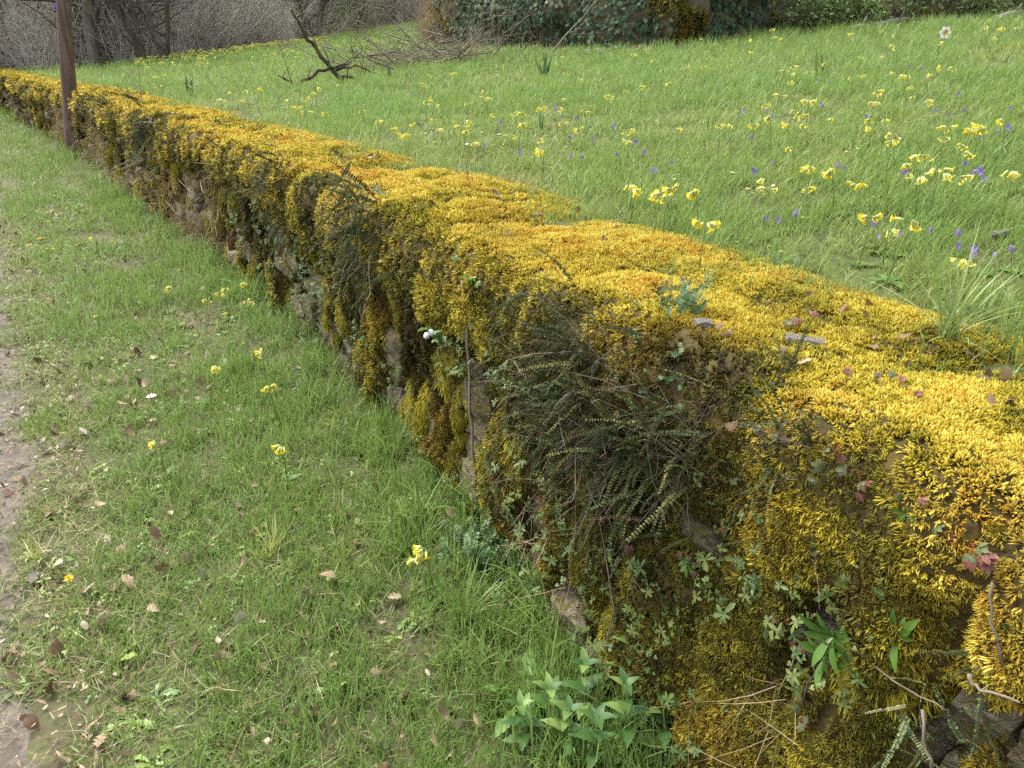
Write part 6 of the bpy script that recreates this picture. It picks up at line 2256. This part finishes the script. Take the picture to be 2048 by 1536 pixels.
    u = 6.3 + 6 * r.random(2400) ** 1.3; n = len(u); z = r.uniform(.06, .8, n)
    m = fbm(u * 2.7, z * 3, 173) > .5
    p = P2(u, -.07 - .04 * r.random(n) - batter(u, z)); _, nr, _ = frame(u)
    d = np.c_[-nr, np.full(n, .5)] + r.normal(0, .4, (n, 3))
    A.add(np.c_[p, z][m], align(d, r.uniform(0, 6.28, n))[m], r.uniform(.22, .5, n)[m], r.integers(0, 6, n)[m], r.random(n)[m])
    A.go('face_weeds', [dark_herb(m) for m in CLOV], 'small green weeds sprouting all over the near wall face')
    # rusty root mats
    for px, py, sz, l in ((835, 590, (.06, .12, .05), 'rusty brown root mat hanging beside the golden moss at mid wall'), (465, 470, (.07, .17, .06), 'long rusty root mat on the far bare stones'), (660, 410, (.10, .12, .06), 'rusty orange moss lobe hanging at mid wall')):
        o, u, q = anchor('root_mat', px, py, l, 'root mat', None, .03)
        m = link('roots', CUSH[2], o, (0, 0, 0), (-.2, 0, 0), sz)
        m.material_slots[0].link = 'OBJECT'; m.material_slots[0].material = M_rust
    # dead leaves caught on the wall
    for px, py, sz, l in ((1235, 832, .035, 'curled pinkish dead leaf caught on the long dry twig'), (1310, 858, .04, 'long tan dead leaf lying over the fern mass'), (1468, 855, .04, 'dark red-brown dead leaf under the near moss ledge'), (1175, 680, .045, 'pinkish dead leaf in the upper fern mass')):
        q, u, s = hit(px, py, .14, 'wall')
        o = link('dead_leaf', DEADLEAF[r.integers(0, 6)], None, q, (r.normal(.7, .3), r.normal(0, .4), r.uniform(0, 6)), sz)
        o.color = (1, 1, 1, .1 if 'dark' in l else .42)
        tag(o, l, 'dead leaf')
    # grass tufts of their own
    def tuft_thing(px, py, ground, n, h, w, l, mat, seed, lean=.6, bend=1.1, zoff=0.):
        rr = np.random.default_rng(seed)
        q, u, s = hit(px, py, 0, ground)
        z = q[2]
        if ground == 'field' and s < LT:
            z = float(moss_surf(np.array([u]), np.array([LT + RR - s]))[0][0][2])
        o = link('grass_clump', None, None, (q[0], q[1], z + zoff))
        tag(o, l, 'grass tuft')
        for i in range(n):
            mb = MB(); a = rr.uniform(0, 6.28)
            mb.blade((rr.normal(0, .012), rr.normal(0, .012), -.005), 0, abs(rr.normal(0, lean)), h * rr.uniform(.5, 1.15), w * rr.uniform(.7, 1.2), rr.uniform(.2, bend), 6, 0, rr.normal(0, .4))
            b = link('blade', mb.mesh('blade', mat), o, (0, 0, 0), (0, 0, a))
    Mg = leafy('tuft_blade', [(0, (.19, .31, .07)), (.5, (.22, .36, .10)), (1, (.33, .42, .19))], attr='rand', trans=.3, rough=.35, base_dark=(.25, .30, .10))
    My = leafy('yellow_tuft_blade', [(0, (.30, .38, .07)), (.6, (.40, .45, .12)), (1, (.50, .46, .22))], attr='rand', trans=.3, rough=.4)
    tuft_thing(1885, 705, 'field', 44, .26, .0052, 'large spreading grass tuft rooted on the near moss', Mg, 71, .85, .9)
    tuft_thing(545, 1115, 'verge', 34, .17, .004, 'yellow-green grass tuft standing out on the verge', My, 72, .6, .8)
    tuft_thing(830, 1060, 'verge', 30, .22, .0042, 'long grass tuft at the wall foot before the bare stones', Mg, 73, .5, 1.)
    tuft_thing(1100, 1290, 'verge', 40, .24, .0045, 'long grass tuft beside the dark hollow at the wall foot', Mg, 74, .5, 1.1)
    tuft_thing(930, 1240, 'verge', 40, .20, .0042, 'broad grass tuft in the lower middle of the verge', Mg, 75, .6, 1.1)
    tuft_thing(610, 640, 'verge', 26, .22, .0042, 'upright grass tuft at the foot of the mid wall', Mg, 76, .4, .9)
    tuft_thing(80, 1120, 'verge', 30, .15, .0035, 'straw-mixed grass tuft spilling onto the track', My, 77, .9, .8)
    # the long single blade on the near moss
    q, u, s = hit(1722, 880, 0, 'field')
    mb = MB()
    p, n_, _ = moss_normal(np.array([u]), np.array([LT + RR - max(s, .05)]))
    mb.blade((0, 0, 0), PI * .93, .12, .21, .006, .35, 6)
    o = link('single_grass', mb.mesh('grass_blade', Mg), None, p[0])
    tag(o, 'long single grass blade standing on the near moss', 'grass blade')


build_wall_plants()
